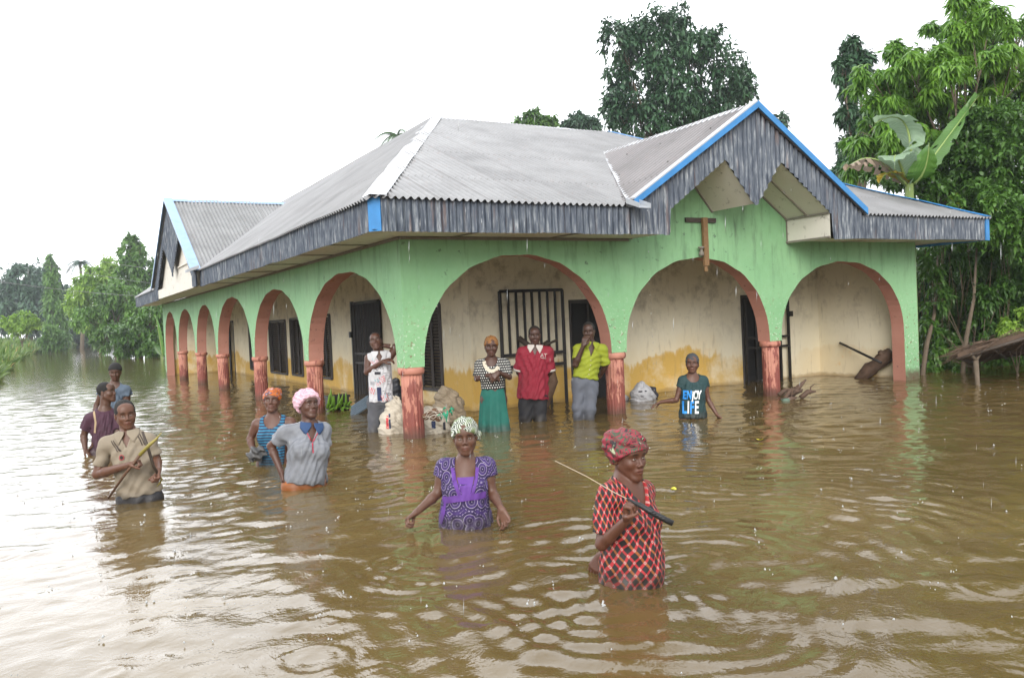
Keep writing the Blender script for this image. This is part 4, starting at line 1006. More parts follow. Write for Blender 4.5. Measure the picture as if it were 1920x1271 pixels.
HEAD_EYES = ((-.0305, .0), (.0305, .0))
class Person:
    def __init__(s, label, D, w, joints, yaw=0, head=(0, 0, 0), skin=(.105, .052, .032), hs=1., build=1., fem=False, h_head=.004, h_body=.009, h_hand=.004, seed=0, group=None, bust=0, belly=0, hip=1.):
        s.D = D; s.seed = seed; s.build = build; s.skin = np.array(skin)*np.array([1.15, .98, .84]); s.hb = h_body; s.hh = h_head; s.hd = h_hand
        b = at(*w, D); b[2] = 0; s.base = np.array([b[0], b[1], -1.0])
        s.root = empty('person', tuple(s.base)); tag(s.root, label, 'person', group)
        B = nrm((CAMP-b)*np.array([1, 1, 0])); Z = np.array([0, 0, 1.]); s.B = B; s.RR = np.cross(Z, B)
        s.J = {k: s.pt(*v) for k, v in joints.items()}; J = s.J
        # torso frame
        up = nrm(J['neck']-J['pelvis']); X = J['sb']-J['sa']; X = nrm(X-up*(X@up)); F = nrm(np.cross(X, up)); s.T = np.stack([X, F, up]); s.up = up; s.X = X; s.Fw = F
        # head frame
        y, p, r = [rad(a) for a in head]; s.hs = hs
        f = (B*math.cos(y)+s.RR*math.sin(y))*math.cos(p)+Z*math.sin(p); hx = nrm(np.cross(Z, f)); hu = nrm(np.cross(f, hx))
        # note X = up x f points to image right when facing the camera
        hx, hu = hx*math.cos(r)-hu*math.sin(r), hu*math.cos(r)+hx*math.sin(r)
        s.H = np.stack([hx, nrm(f), hu]); s.hc = J['head']
        s.body(fem, bust, belly, hip)
    def pt(s, px, py, t=0): return at(px, py, s.D-t)-s.base
    def tf(s, x, f, z, o=None): return (s.J['neck'] if o is None else o)+s.X*x+s.Fw*f+s.up*z
    def hd_(s, x, f, z): return s.hc+(s.H[0]*x+s.H[1]*f+s.H[2]*z)*s.hs
    def torso_prims(s, e=0.):
        J = s.J; b = s.build; N, Pv = J['neck'], J['pelvis']; R = s.T.T; sw = np.linalg.norm(J['sb']-J['sa'])/2; L = np.linalg.norm(N-Pv)
        C = lambda t, f=0: Pv+(N-Pv)*t+s.Fw*f
        out_ = [(p_ell(C(.66, .0), (sw*.86+e, .108*b+e, L*.40+e), R), .05), (p_ell(C(.36, .004), (sw*.74*b+e, .100*b+e, L*.33+e), R), .07),
                (p_ell(C(.02), (.160*b*s.hip+e, .115*b+e, .15+e), R), .07)]
        sh = s.tf(0, -.01, -.015)
        for k in ('sa', 'sb'):
            out_.append((p_cone(J[k]*.94+sh*.06, sh, .052*b+e*.9, .050*b+e*.6), .05))
        if s.bust:
            for sg in (-1, 1): out_.append((p_ell(C(.60, .085*b)+s.X*sg*sw*.46, (.062*s.bust+e, .060*s.bust+e, .066*s.bust+e), R), .05))
        if s.belly: out_.append((p_ell(C(.25, .05*b), (.125*s.belly+e, .105*s.belly+e, .15*s.belly+e), R), .06))
        return out_
    def arm_prims(s, k, e=0.):
        J = s.J; b = s.build*s.armw; S, E, W = J['s'+k], J['e'+k], J['w'+k]; m = E+(W-E)*.28
        return [(p_cone(S, E, .051*b+e, .038*b+e), .03), (p_cone(S, S+(E-S)*.45, .053*b+e, .045*b+e), .02), (p_cone(E, m, .036*b, .0385*b), .015), (p_cone(m, W, .0385*b, .0255*b), .015)]
    def leg_prims(s, k, e=0.):
        J = s.J; H_, K = J['h'+k], J['k'+k]; A = J.get('f'+k, K+np.array([0, 0, -.42])); A[2] = max(A[2], .06); b = s.build
        return [(p_cone(H_, K, .088*b+e, .058*b+e), .04), (p_cone(K, A, .056*b+e, .040*b+e), .03)]
    def body(s, fem, bust, belly, hip):
        s.bust = bust; s.belly = belly; s.hip = hip; s.armw = .88 if fem else 1.; J = s.J
        if 'ha' not in J:
            for k, sg in (('a', -1), ('b', 1)):
                J['h'+k] = J['pelvis']+s.X*sg*.085-np.array([0, 0, .04]); J['k'+k] = J['h'+k]+np.array([0, 0, -.42])+s.B*.02
                J['f'+k] = J['k'+k]+np.array([0, 0, -.40])
        B = Field()
        for f, k in s.torso_prims(): B.add(f, k)
        for k in 'ab':
            for f, q in s.leg_prims(k): B.add(f, q)
            A = J.get('f'+k, J['k'+k]+np.array([0, 0, -.42])); A = np.array([A[0], A[1], .05]); B.add(p_cone(A, A+s.Fw*.16-np.array([0, 0, .015]), .04, .03), .02)
            for f, q in s.arm_prims(k): B.add(f, q)
        nb = s.hd_(0, -.022, -.055); B.add(p_cone(nb, J['neck']+s.Fw*-.012, .052*(1 if not fem else .88)*s.hs, .060*s.build*(1 if not fem else .9)), .03)
        B.add(p_cone(s.tf(0, -.02, .0), s.tf(0, -.02, -.07), .055*s.build, .075), .04)
        s.bodyf = B
        # head
        h = s.hs; Hd = Field(); R = s.H.T; rv = random.Random(s.seed*13+5); U = lambda a: rv.uniform(1-a, 1+a); nw_, nl_, lt_, jw_, ck_, br_ = U(.16), U(.10), U(.16), U(.10), U(.10), U(.12); E = lambda c, r: p_ell(s.hd_(*c), np.array(r)*h, R); K = lambda a, b, r1, r2: p_cone(s.hd_(*a), s.hd_(*b), r1*h, r2*h)
        Hd.add(E((0, -.014, .042), (.075, .094, .083)), .02).add(E((0, .028, -.012), (.063, .062, .088)), .03)
        jw = (.050 if fem else .055)*jw_
        for sg in (-1, 1):
            Hd.add(K((sg*jw, .004, -.040), (sg*.020, .064, -.094), .018, .015), .03).add(E((sg*.040*jw_, .056, -.022), (.022*ck_, .022*ck_, .020)), .025)
        Hd.add(E((0, .062, -.093-.004*(nl_-1)*10), (.024*jw_, .026, .020)), .025)
        Hd.add(K((-.036, .070, .030), (.036, .070, .030), .014*br_, .014*br_), .02).add(E((0, .05, .055), (.055, .04, .04)), .03)
        for sg in (-1, 1): Hd.cut(E((sg*.031, .098, .006), (.020, .018, .0125)), .014)
        for sg in (-1, 1): Hd.add(E((sg*.0305, .071, .0045), (.0165, .012, .0120)), .004)
        Hd.add(K((0, .080, .018), (0, .101*(.97+.03*nl_), -.022*nl_), .0075*nw_, .0105*nw_), .012)
        for sg in (-1, 1): Hd.add(E((sg*.0135*nw_, .092, -.028*nl_), (.0105*nw_, .011, .0085)), .006)
        Hd.add(E((0, .078, -.058), (.027, .016, .020)), .02)
        Hd.add(E((0, .088, -.053), (.0215*U(.08), .0100, .0066*lt_)), .005).add(E((0, .086, -.0655), (.0185, .0105, .0074*lt_)), .005)
        Hd.cut(E((0, .104, -.0592), (.024, .009, .0022)), .003)
        for sg in (-1, 1): Hd.add(E((sg*.077, -.008, -.002), (.007, .017, .029)), .008).cut(E((sg*.085, -.004, .0), (.005, .009, .015)), .004)
        Hd.add(K((0, -.022, -.055), (0, -.03, -.12), .052*(1 if not fem else .88), .053*(1 if not fem else .9)), .03)
        s.headf = Hd
        full = Field(); full.ops = list(B.ops); full.add(lambda P: Hd(P), .01); s.full = full
        Vs, Fs, Cs, n0 = [], [], [], 0
        hcz = s.hc; Jp = np.array(list(J.values())); lo = Jp.min(0)-.22; hi = Jp.max(0)+.16; lo[2] = 0.0
        cutp = s.hd_(0, -.02, -.118); cn = nrm(s.hc-J['neck'])
        V, F = nets(full, lo, hi, s.hb); hands = s.hands = {}
        wr = [(J['w'+k], nrm(J['w'+k]-J['e'+k])) for k in 'ab' if s.hand_spec.get(k)] if hasattr(s, 'hand_spec') else []
        def keep(P):
            k = (P-cutp)@cn < .006
            k |= np.linalg.norm(P-s.hc, axis=1) > .22
            return k
        V, F = clip(V, F, keep); Vs.append(V); Fs.append(F); Cs.append(np.tile(s.skin, (len(V), 1))); n0 = len(V)
        lo = s.hc-.17; hi = s.hc+.17
        V, F = nets(full, lo, hi, s.hh); V, F = clip(V, F, lambda P: ((P-cutp)@cn > 0) & (np.linalg.norm(P-s.hc, axis=1) < .168*1.0+.02))
        q = ((V-s.hc)@s.H.T)/h; col = np.tile(s.skin, (len(V), 1)); x, f, z = q.T
        lip = np.exp(-(np.abs(x)/.022)**4-((z+.0585)/.0115)**4)*(f > .07); col = col*(1-.75*lip[:, None])+np.array([s.skin[0]*1.05+.03, s.skin[1]*.95, s.skin[2]*1.05])*.75*lip[:, None]
        seam = np.exp(-((z+.0592)/.0022)**2-(x/.024)**4)*(f > .07); col *= (1-.7*seam)[:, None]
        br = np.exp(-((np.abs(x)-.030)/.017)**4-((z-.031+np.abs(np.abs(x)-.026)*.15)/.0050)**4)*(f > .045); col *= (1-.85*br)[:, None]
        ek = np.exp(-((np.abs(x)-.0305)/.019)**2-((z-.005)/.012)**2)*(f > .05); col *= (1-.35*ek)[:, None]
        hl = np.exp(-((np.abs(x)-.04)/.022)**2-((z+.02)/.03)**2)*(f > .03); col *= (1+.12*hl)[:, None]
        if not fem and s.beard:
            bd = np.clip((-.045-z)/.03, 0, 1)*(f > -.01)*(1-np.clip(lip*2, 0, 1)); mu = np.exp(-((z+.042)/.006)**2-(x/.026)**4)*(f > .07); col *= (1-.45*np.maximum(bd, mu))[:, None]
        Vs.append(V); Fs.append(F+n0); Cs.append(col); n0 += len(V)
        s.parts_ = [Vs, Fs, Cs, n0]
    beard = False
    def hand(s, k, d, n, curl=(20, 25, 15), spread=.15, thumb=(.7, .4), sc=1., side=1):
        """five-fingered hand at wrist k; d finger direction, n palm normal (view frame: right, towards camera, up)"""
        W = s.J['w'+k]; M = np.stack([s.RR, s.B, np.array([0, 0, 1.])]); d = nrm(np.array(d, float)@M); n = np.array(n, float)@M; n = nrm(n-d*(n@d)); l = np.cross(d, n)*side
        sc *= .92 if s.armw < 1 else 1.; Fd = Field(); fore = s.J['e'+k]
        b = s.build*s.armw; m = fore+(W-fore)*.28; Fd.add(p_cone(m, W, .0385*b, .0255*b), .01)
        tips = []
        for i, (lx, ln, kx) in enumerate(((-.031, .80, .080), (-.010, .94, .088), (.011, 1., .090), (.031, .92, .086))):
            kn = W+(l*lx+d*kx)*sc; Fd.add(p_cone(W+l*lx*.55*sc+d*.012, kn, .0155*sc, .0118*sc), .014)
            dd = nrm(d+l*lx*spread*9); p = kn; a = 0
            for j, (sl_, r1, r2) in enumerate(((.040, .0098, .0088), (.026, .0088, .0080), (.021, .0080, .0062))):
                a += rad(curl[j]*(1+.12*(1.5-i)*(.5 if curl[0] < 60 else 0))); v = dd*math.cos(a)+n*math.sin(a); e = p+v*sl_*ln*sc; Fd.add(p_cone(p, e, r1*sc, r2*sc), .003); p = e
            tips.append(p)
        th = W+(l*.026+d*.022)*sc; v = nrm(d*thumb[0]+l*.75*(1-thumb[1]*.6)+n*thumb[1]); e1 = th+v*.042*sc; v2 = nrm(d*thumb[0]+l*.1*(1-thumb[1])+n*thumb[1]*1.2-l*thumb[1]*.5); e2 = e1+v2*.030*sc; e3 = e2+nrm(v2-l*.3*thumb[1]+d*.2)*.024*sc
        Fd.add(p_cone(W+d*.012*sc, th, .018*sc, .016*sc), .01).add(p_cone(th, e1, .015*sc, .0108*sc), .008).add(p_cone(e1, e2, .0108*sc, .0095*sc), .003).add(p_cone(e2, e3, .0095*sc, .0075*sc), .003)
        P_ = np.array([W, e3]+tips+[W+d*.09*sc+l*.04, W+d*.09*sc-l*.04]); lo = P_.min(0)-.035; hi = P_.max(0)+.035
        ad = nrm(W-fore); V, F = nets(Fd, lo, hi, s.hd); V, F = clip(V, F, lambda P: (P-W)@ad > -.016)
        Vs, Fs, Cs, n0 = s.parts_; col = np.tile(s.skin, (len(V), 1)); gr = ((V-W)@n > .004); col[gr] = col[gr]*1.0+np.array([.035, .02, .014])
        Vs.append(V); Fs.append(F+n0); Cs.append(col); s.parts_[3] += len(V)
        s.grip = W+d*.085*sc+n*.028*sc; return s.grip
    def finish(s):
        Vs, Fs, Cs, n0 = s.parts_; me = attr_mesh('body', np.vstack(Vs), np.vstack(Fs), M_SKIN, np.vstack(Cs)); s.bo = link('body', me, s.root)
        for sg in (-1, 1):
            m = MB(); c = s.hd_(sg*.0305, .0735, .0050); R = s.H
            def el(c, r, mi, n=10):
                vs, fs = [], []
                for i in range(n+1):
                    for j in range(2*n):
                        a, b = math.pi*i/n, math.pi*j/n; v = np.array([math.sin(a)*math.cos(b)*r[0], math.cos(a)*r[1], math.sin(a)*math.sin(b)*r[2]])*s.hs; vs.append(c+v@R)
                for i in range(n):
                    for j in range(2*n): fs.append((i*2*n+j, i*2*n+(j+1) % (2*n), (i+1)*2*n+(j+1) % (2*n), (i+1)*2*n+j))
                m.add(vs, fs, mi, True)
            el(c, (.0125, .0118, .0052), 0); el(s.hd_(sg*.0305+.0*sg, .0792, .0052), (.0056, .0064, .0053), 1)
            m.build('eye', [M_EYE, M_IRIS], s.root)
    def headshell(s, name, mat, off=.010, front=(.085, .052), back=(-.09, -.055), fold=.0, nf=9, extra=None, noise=.0, tilt=.3, ears=False):
        """hair, wraps and caps: the skull swollen by off, cut along a line from forehead to nape"""
        h = s.hs; A = Field(); E = lambda c, r: p_ell(s.hd_(*c), (np.array(r)+off)*h, s.H.T)
        A.add(E((0, -.014, .042), (.075, .094, .083)), .02).add(E((0, .028, .02), (.061, .055, .062)), .03)
        if extra:
            for c, r, k in extra: A.add(p_ell(s.hd_(*c), np.array(r)*h, s.H.T), k)
        f1, z1 = front; f2, z2 = back; nx, nz = -(z1-z2), (f1-f2); L = math.hypot(nx, nz); nx, nz = nx/L, nz/L; ph = s.seed*1.7
        def fld(P):
            d = A(P); q = ((P-s.hc)@s.H.T)/h; x, f, z = q.T
            if fold: d = d-fold*np.sin(nf*(np.arctan2(x, .03+np.abs(f))*1.0+z*14*tilt)*1.5+2*np.sin(f*30+ph)+ph)-fold*.5*np.sin(z*160+x*40+3*np.sin(f*25))
            if noise: d = d-noise*np.sin(x*310+ph)*np.sin(f*290)*np.sin(z*330)
            return smax(d, -((f-f1)*nx+(z-z1)*nz)*h, .006)
        V, F = nets(fld, s.hc-.2, s.hc+.2, s.hh if fold or noise else .0045); q = ((V-s.hc)@s.H.T)/h
        tc = np.stack([np.arctan2(q[:, 0], q[:, 1])*.1, q[:, 2], q[:, 1]], 1)
        return link(name, attr_mesh(name, V, F, mat, tc=tc), s.root)
    def garment(s, name, mat, ease=.012, hem=None, neck='crew', nw=.075, nd=.10, sleeve=.55, sleeve_e=.018, loft=None, folds=.004, fdir=(18, 6), cutdeep=1., h=None, arms='ab', shoulder_cut=None, frills=0, sunder=0):
        """top garment: torso and sleeves swollen, cut by hem, neckline and cuffs. loft: [(z, rx, rf, f0)] below the neck for loose cloth"""
        J = s.J; Fd = Field(); h = h or s.hb*.75
        for f, k in s.torso_prims(ease): Fd.add(f, k)
        if loft is not None:
            Lz = np.array([l[0] for l in loft])[::-1]; La = np.array([l[1:] for l in loft])[::-1]
            def lf(P):
                q = (P-J['neck'])@s.T.T; z = q[:, 2]; rx = np.interp(z, Lz, La[:, 0]); rf = np.interp(z, Lz, La[:, 1]); f0 = np.interp(z, Lz, La[:, 2])
                k = np.sqrt((q[:, 0]/rx)**2+((q[:, 1]-f0)/rf)**2); d = (k-1)*np.minimum(rx, rf)*.9
                return np.maximum(d, np.maximum(z-Lz[-1], Lz[0]-z))
            Fd.add(lf, .05)
        slv = sleeve if hasattr(sleeve, '__len__') else (sleeve, sleeve)
        cuffs = []
        for k, sv in zip('ab', slv):
            if k not in arms or sv <= 0: continue
            S, E = J['s'+k], J['e'+k]; sw = s.build*s.armw; d = nrm(E-S); L = np.linalg.norm(E-S); cp = S+(E-S)*min(sv, .97)
            rc = p_cone(S, S+(E-S)*min(1., sv+.1), .052*sw+sleeve_e*.6, .044*sw+sleeve_e)
            if sv > 1:
                W = J['w'+k]; d2 = nrm(W-E); cp2 = E+(W-E)*(sv-1); r2 = p_cone(E, cp2+d2*.03, .042*sw+sleeve_e*.8, .036*sw+sleeve_e)
                Fd.add(rc, .04); Fd.add(lambda P, r2=r2, cp2=cp2, d2=d2: np.maximum(r2(P), (P-cp2)@d2), .03)
            else: Fd.add(lambda P, rc=rc, cp=cp, d=d: np.maximum(rc(P), (P-cp)@d), .035)
            cuffs.append((cp, d))
        hemp = s.tf(0, 0, hem) if hem is not None else J['pelvis']; N = J['neck']; ph = s.seed*2.3+len(name)
        def fld(P):
            d = Fd(P); q = (P-N)@s.T.T; x, f, z = q.T; u = np.arctan2(x, f)*.15
            if folds:
                w_ = np.sin(u*fdir[0]*4+z*fdir[1]*3+2.2*np.sin(z*9+ph)+ph)+.7*np.sin(u*fdir[0]*7-z*fdir[1]*7+1.7*np.sin(u*20)+ph*2)+.5*np.sin(z*48+5*np.sin(u*13+ph))
                d = d-folds*w_*np.clip((-z+.02)/.12, .25, 1)
            d = smax(d, -((P-hemp)@s.up)-(.006*np.sin(u*60)), .004)
            if neck == 'crew': hole = np.sqrt((x/nw)**2+((f-.015)/(nw*.95))**2+((z-.025)/nd)**2)-1; hole *= nw*.8
            elif neck in ('scoop', 'boat'):
                hole = np.sqrt((x/nw)**2+((f-.05)/.10)**2+((z-.02)/nd)**2)-1; hole *= .06
            elif neck == 'v':
                a = np.maximum(np.abs(x)-nw*(1+z/nd), -f)*.8; b = (np.sqrt((x/nw)**2+((f-.01)/.075)**2+((z-.02)/.055)**2)-1)*.055; hole = np.minimum(a, b)
            elif neck == 'square': hole = np.maximum(np.maximum(np.abs(x)-nw, -f-.05), -nd-z)
            d = smax(d, -hole, .003)
            if shoulder_cut: d = smax(d, np.abs(x)-shoulder_cut, .008)
            return d
        pts = [J['neck'], J['sa'], J['sb'], hemp]+[c for c, _ in cuffs]+([s.J['ea'], s.J['eb']] if max(slv) > .8 else [])+([s.J['wa'], s.J['wb']] if max(slv) > 1 else []); pts = np.array(pts); lo = pts.min(0)-.24; hi = pts.max(0)+.2; lo[2] = max(lo[2], hemp[2]-.08)
        V, F = nets(fld, lo, hi, h); q = (V-N)@s.T.T; tc = np.stack([np.arctan2(q[:, 0], q[:, 1])*np.clip(np.hypot(q[:, 0], q[:, 1]), .06, .3), q[:, 2], q[:, 1]], 1)
        o = link(name, attr_mesh(name, V, F, mat, tc=tc), s.root); s.gf = fld; return o
    def trousers(s, mat, top, ease=.012, name='trousers', legs=True, bottom=None, folds=.004):
        J = s.J; Fd = Field(); R = s.T.T
        Fd.add(p_ell(J['pelvis'], (.160*s.build*s.hip+ease, .115*s.build+ease, .15), R), .04)
        for k in 'ab':
            for f, q in s.leg_prims(k, ease): Fd.add(f, .03)
        tp = s.tf(0, 0, top); ph = s.seed
        def fld(P):
            d = Fd(P); d = d-folds*(np.sin(P[:, 2]*38+6*np.sin(P[:, 0]*11+ph))+.6*np.sin(P[:, 0]*50+P[:, 2]*14)); d = smax(d, (P-tp)@s.up, .004)
            return smax(d, .5-P[:, 2] if bottom is None else bottom-P[:, 2], .004)
        pts = np.array([J['pelvis'], J['ha'], J['hb'], J['ka'], J['kb'], tp]); V, F = nets(fld, pts.min(0)-[.22, .22, .45], pts.max(0)+.2, s.hb*.9)
        q = (V-J['neck'])@s.T.T; return link(name, attr_mesh(name, V, F, mat, tc=np.stack([np.arctan2(q[:, 0], q[:, 1])*.15, q[:, 2], q[:, 1]], 1)), s.root)
    def skirt(s, mat, top, prof, name='skirt', folds=.010):
        """prof: (height below top, rx, rf)"""
        N = s.J['neck']; tp = s.tf(0, 0, top); Z = np.array([p[0] for p in prof]); RX = np.array([p[1] for p in prof]); RF = np.array([p[2] for p in prof]); ph = s.seed
        def fld(P):
            q = P-tp; t = -q[:, 2]; x = q@s.X; f = q@s.Fw; rx = np.interp(t, Z, RX); rf = np.interp(t, Z, RF); a = np.arctan2(x, f)
            d = (np.sqrt((x/rx)**2+(f/rf)**2)-1)*np.minimum(rx, rf)*.9; d = d-folds*np.clip(t*2.2, .1, 1)*(np.sin(a*5+ph)+.6*np.sin(a*9+t*4+ph)+.3*np.sin(a*17))
            return smax(smax(d, -t, .01), t-Z[-1], .004)
        m = RX.max()+.06; V, F = nets(fld, tp-[m, m, Z[-1]+.03], tp+[m, m, .03], s.hb); q = (V-N)@s.T.T
        s.gf2 = fld
        return link(name, attr_mesh(name, V, F, mat, tc=np.stack([np.arctan2(q[:, 0], q[:, 1])*.15, q[:, 2], q[:, 1]], 1)), s.root)
    def collar(s, mat, gap=.012, r=.098, drop=.042, ease=.018):
        N = s.J['neck']; Fd = Field(); name = 'collar'
        for f, k in s.torso_prims(ease): Fd.add(f, k)
        Fd.add(p_cone(s.hd_(0, -.022, -.055), N+s.Fw*-.012, .058*s.hs, .070*s.build), .035)
        def fld(P):
            q = (P-N)@s.T.T; x, f, z = q.T; d = Fd(P); d = np.maximum(d-.011, .002-d); rr = np.hypot(x, f*.9+.01); fr = np.clip(f/.06, 0, 1)
            d = np.maximum(d, rr-(r-.012+.034*fr)); d = np.maximum(d, z-.040); g = gap+np.clip(.012-z, 0, .1)*.62
            return np.maximum(d, -np.maximum(np.abs(x)-g, -f))
        V, F = nets(fld, N-.17, N+.15, .0035); return link(name, attr_mesh(name, V, F, mat, tc=(V-N)@s.T.T), s.root)
    def hit(s, x, z, fld=None, frame=None, f0=.30, lift=.0025):
        fld = fld or s.gf; x = np.asarray(x, float); z = np.asarray(z, float); O = s.J['neck']; P = O+np.outer(x, s.X)+np.outer(z, s.up)+s.Fw*f0
        for _ in range(60): d = fld(P); P = P-s.Fw*np.clip(d*.7, 0, .03)[:, None]
        P = P+s.Fw*lift; P[np.abs(d) > .012] = np.nan; return P
    def band(s, name, pts, w, mat, fld=None, parent=None, n=24, lift=.006):
        """ribbon lying on the cloth along (x,z) points"""
        pts = np.array(pts, float); seg = np.r_[0, np.cumsum(np.linalg.norm(np.diff(pts, axis=0), axis=1))]; t = np.linspace(0, seg[-1], n); X_ = np.interp(t, seg, pts[:, 0]); Z_ = np.interp(t, seg, pts[:, 1])
        dx, dz = np.gradient(X_), np.gradient(Z_); L = np.hypot(dx, dz)+1e-9; nx, nz = -dz/L, dx/L; V = []
        for k in (-1, 0, 1): V.append(s.hit(X_+nx*w/2*k, Z_+nz*w/2*k, fld, lift=lift+(.0015 if k == 0 else 0)))
        V = np.stack(V, 1).reshape(-1, 3); F = [(i*3+k, i*3+k+1, i*3+k+4, i*3+k+3) for i in range(n-1) for k in (0, 1)]
        me = safe_mesh(name, V, np.array(F), [mat], smooth=True); return link(name, me, parent or s.root)
    def text(s, body, x, z, size, mat, fld=None, shear=0, name='lettering', parent=None, bold=.0, rot=0, sx=1., space=1.):
        cu = bpy.data.curves.new('t', 'FONT'); cu.body = body; cu.size = size; cu.offset = bold; cu.shear = shear; cu.align_x = 'CENTER'; cu.space_character = space
        o = bpy.data.objects.new('t', cu); me = bpy.data.meshes.new_from_object(o); bm = bmesh.new(); bm.from_mesh(me); bmesh.ops.triangulate(bm, faces=bm.faces)
        for _ in range(2): bmesh.ops.subdivide_edges(bm, edges=[e for e in bm.edges if e.calc_length() > .02], cuts=1)
        bmesh.ops.triangulate(bm, faces=bm.faces); co = np.array([v.co[:] for v in bm.verts]); F = np.array([[v.index for v in f.verts] for f in bm.faces]); bm.free(); bpy.data.objects.remove(o)
        c, s_ = math.cos(rot), math.sin(rot); a = co[:, 0]*sx; b = co[:, 1]; V = s.hit(x+a*c-b*s_, z+a*s_+b*c, fld, lift=.004)
        return link(name, safe_mesh(name, V, F, [mat]), parent or s.root)
    def disc(s, x, z, r0, r1, mat, fld=None, name='badge', parent=None, n=20, ax=1.):
        A = np.linspace(0, 2*np.pi, n, endpoint=False); rr = [r0, (r0+r1)/2, r1]; V = np.stack([s.hit(x+ax*r*np.cos(A), z+r*np.sin(A), fld, lift=.006) for r in rr], 0).reshape(-1, 3)
        F = np.array([(i*n+k, i*n+(k+1) % n, (i+1)*n+(k+1) % n, (i+1)*n+k) for i in range(2) for k in range(n)]); return link(name, safe_mesh(name, V, F, [mat]), parent or s.root)
    def patch(s, x, z, w, h, mat, rot=0, fld=None, name='print', parent=None, n=7, skew=0):
        g = np.linspace(-.5, .5, n); A, B_ = np.meshgrid(g*w, g*h); A = A+B_*skew; c, s_ = math.cos(rot), math.sin(rot); A, B_ = A.ravel(), B_.ravel()
        V = s.hit(x+A*c-B_*s_, z+A*s_+B_*c, fld, lift=.005); F = np.array([(i*n+j, i*n+j+1, (i+1)*n+j+1, (i+1)*n+j) for i in range(n-1) for j in range(n-1)])
        return link(name, safe_mesh(name, V, F, [mat], smooth=True), parent or s.root)
# ---------------------------------------------------------------- the people themselves
# 7 woman in red plaid
def m_plaid():
    t = NT('red_black_plaid'); v = cloth_tc(t); x, y, z = t.sep(v)
    S = 1/.046
    a = t.math('MULTIPLY', t.math('ADD', x, t.math('MULTIPLY', y, .75)), S); b = t.math('MULTIPLY', t.math('SUBTRACT', x, t.math('MULTIPLY', y, .75)), S)
    fa = t.math('FRACT', t.math('ADD', a, 50)); fb = t.math('FRACT', t.math('ADD', b, 50))
    la = t.math('LESS_THAN', fa, .30); lb = t.math('LESS_THAN', fb, .30)
    oa = t.math('LESS_THAN', t.math('FRACT', t.math('ADD', t.math('MULTIPLY', a, .5), 25)), .5)
    ca = t.mix(oa, (.36, .018, .022), (.27, .075, .012))
    c = t.mix(la, (.012, .010, .012), ca); c = t.mix(lb, c, (.36, .018, .022))
    both = t.math('MULTIPLY', la, lb); c = t.mix(both, c, (.52, .26, .24))
    da = t.math('ABSOLUTE', t.math('SUBTRACT', fa, .15)); db = t.math('ABSOLUTE', t.math('SUBTRACT', fb, .15))
    c = t.mix(t.math('LESS_THAN', t.math('MAXIMUM', da, db), .055), c, (.03, .01, .01))
    return cloth_fin(t, c, .75)
def m_wrap(name, cols, scale=28, rough=.7, stretch=(1, 1, 1)):
    t = NT(name); v = t.co(stretch); n = t.noise(v, scale, 3, .5, 1.2)
    st = [(.30+.40*i/len(cols), c) for i, c in enumerate(cols)]
    c = t.ramp(n, st, 'CONSTANT'); return t.fin(c, rough, t.bump(t.noise(t.co(), 60, 3), .3, .01))
red = Person('woman in red and black checked blouse and dark red headwrap holding a catapult', 4.27, (1178, 1085),
    dict(head=(1177, 857), neck=(1176, 903), pelvis=(1176, 1078, .0), sa=(1141, 930, .09), sb=(1207, 924, -.13), ea=(1128, 1020, .14), wa=(1178, 972, .27), eb=(1196, 1000, -.26), wb=(1128, 1040, -.14)),
    head=(42, -3, 0), skin=(0.093, 0.041, 0.026), fem=True, h_head=.003, h_body=.007, h_hand=.0028, seed=1, bust=.9, belly=1.05, build=.92)
red.hand('a', (.05, .35, 1), (.75, .55, -.05), curl=(78, 85, 45), thumb=(.5, .7), side=-1); redgrip = red.grip
red.hand('b', (-.6, .1, -1), (.6, -.8, 0), curl=(25, 30, 20), side=1)
red.finish()
red.garment('blouse', m_plaid(), .016, hem=-.80, neck='v', nw=.085, nd=.15, sleeve=.80, sleeve_e=.024, folds=.004, fdir=(10, 8), h=.006,
            loft=[(-.10, .120, .100, .0), (-.28, .112, .115, .03), (-.42, .135, .150, .05), (-.60, .165, .16, .03)])
red.headshell('hair', M_HAIR, .004, (.082, .045), (-.085, -.062), noise=.001)
red.headshell('headwrap', m_wrap('headwrap_print', [(.012, .012, .012), (.20, .012, .025), (.24, .018, .035), (.035, .07, .04), (.26, .018, .035), (.012, .012, .012), (.30, .32, .20)], 20), .020, (.098, .048), (-.075, -.062), fold=.005, nf=5,
              extra=[((-.03, -.065, .075), (.075, .062, .062), .03), ((.02, .02, .105), (.05, .05, .022), .02), ((-.05, .03, .095), (.03, .05, .028), .02)])
# 6 woman in purple
def m_rings(name, ground, ring, dots, scale=10.5):
    t = NT(name); v = cloth_tc(t); x, y, z = t.sep(v); q = t.comb(x, y, 0.)
    w_ = t.n('ShaderNodeTexVoronoi'); w_.voronoi_dimensions = '2D'; w_.inputs['Scale'].default_value = scale; w_.inputs['Randomness'].default_value = .75; t.l(q, w_.inputs['Vector'])
    d = w_.outputs['Distance']; pos = w_.outputs['Position']; px, py, _ = t.sep(pos); sx, sy, _ = t.sep(q)
    an = t.math('ARCTAN2', t.math('SUBTRACT', t.math('MULTIPLY', sy, 1.), py), t.math('SUBTRACT', sx, px))
    rings = t.math('FRACT', t.math('MULTIPLY', d, 5.0)); line = t.math('LESS_THAN', rings, .15)
    beads = t.math('GREATER_THAN', t.math('SINE', t.math('MULTIPLY', an, 16)), -.1)
    odd = t.math('LESS_THAN', t.math('FRACT', t.math('MULTIPLY', d, 2.5)), .5)
    c = t.mix(t.math('FRACT', t.math('MULTIPLY', d, 2.5)), ground, ring)
    c = t.mix(t.math('MULTIPLY', line, t.math('MAXIMUM', beads, odd)), c, dots)
    c = t.mix(t.math('LESS_THAN', d, .035), c, dots); return cloth_fin(t, c, .8)
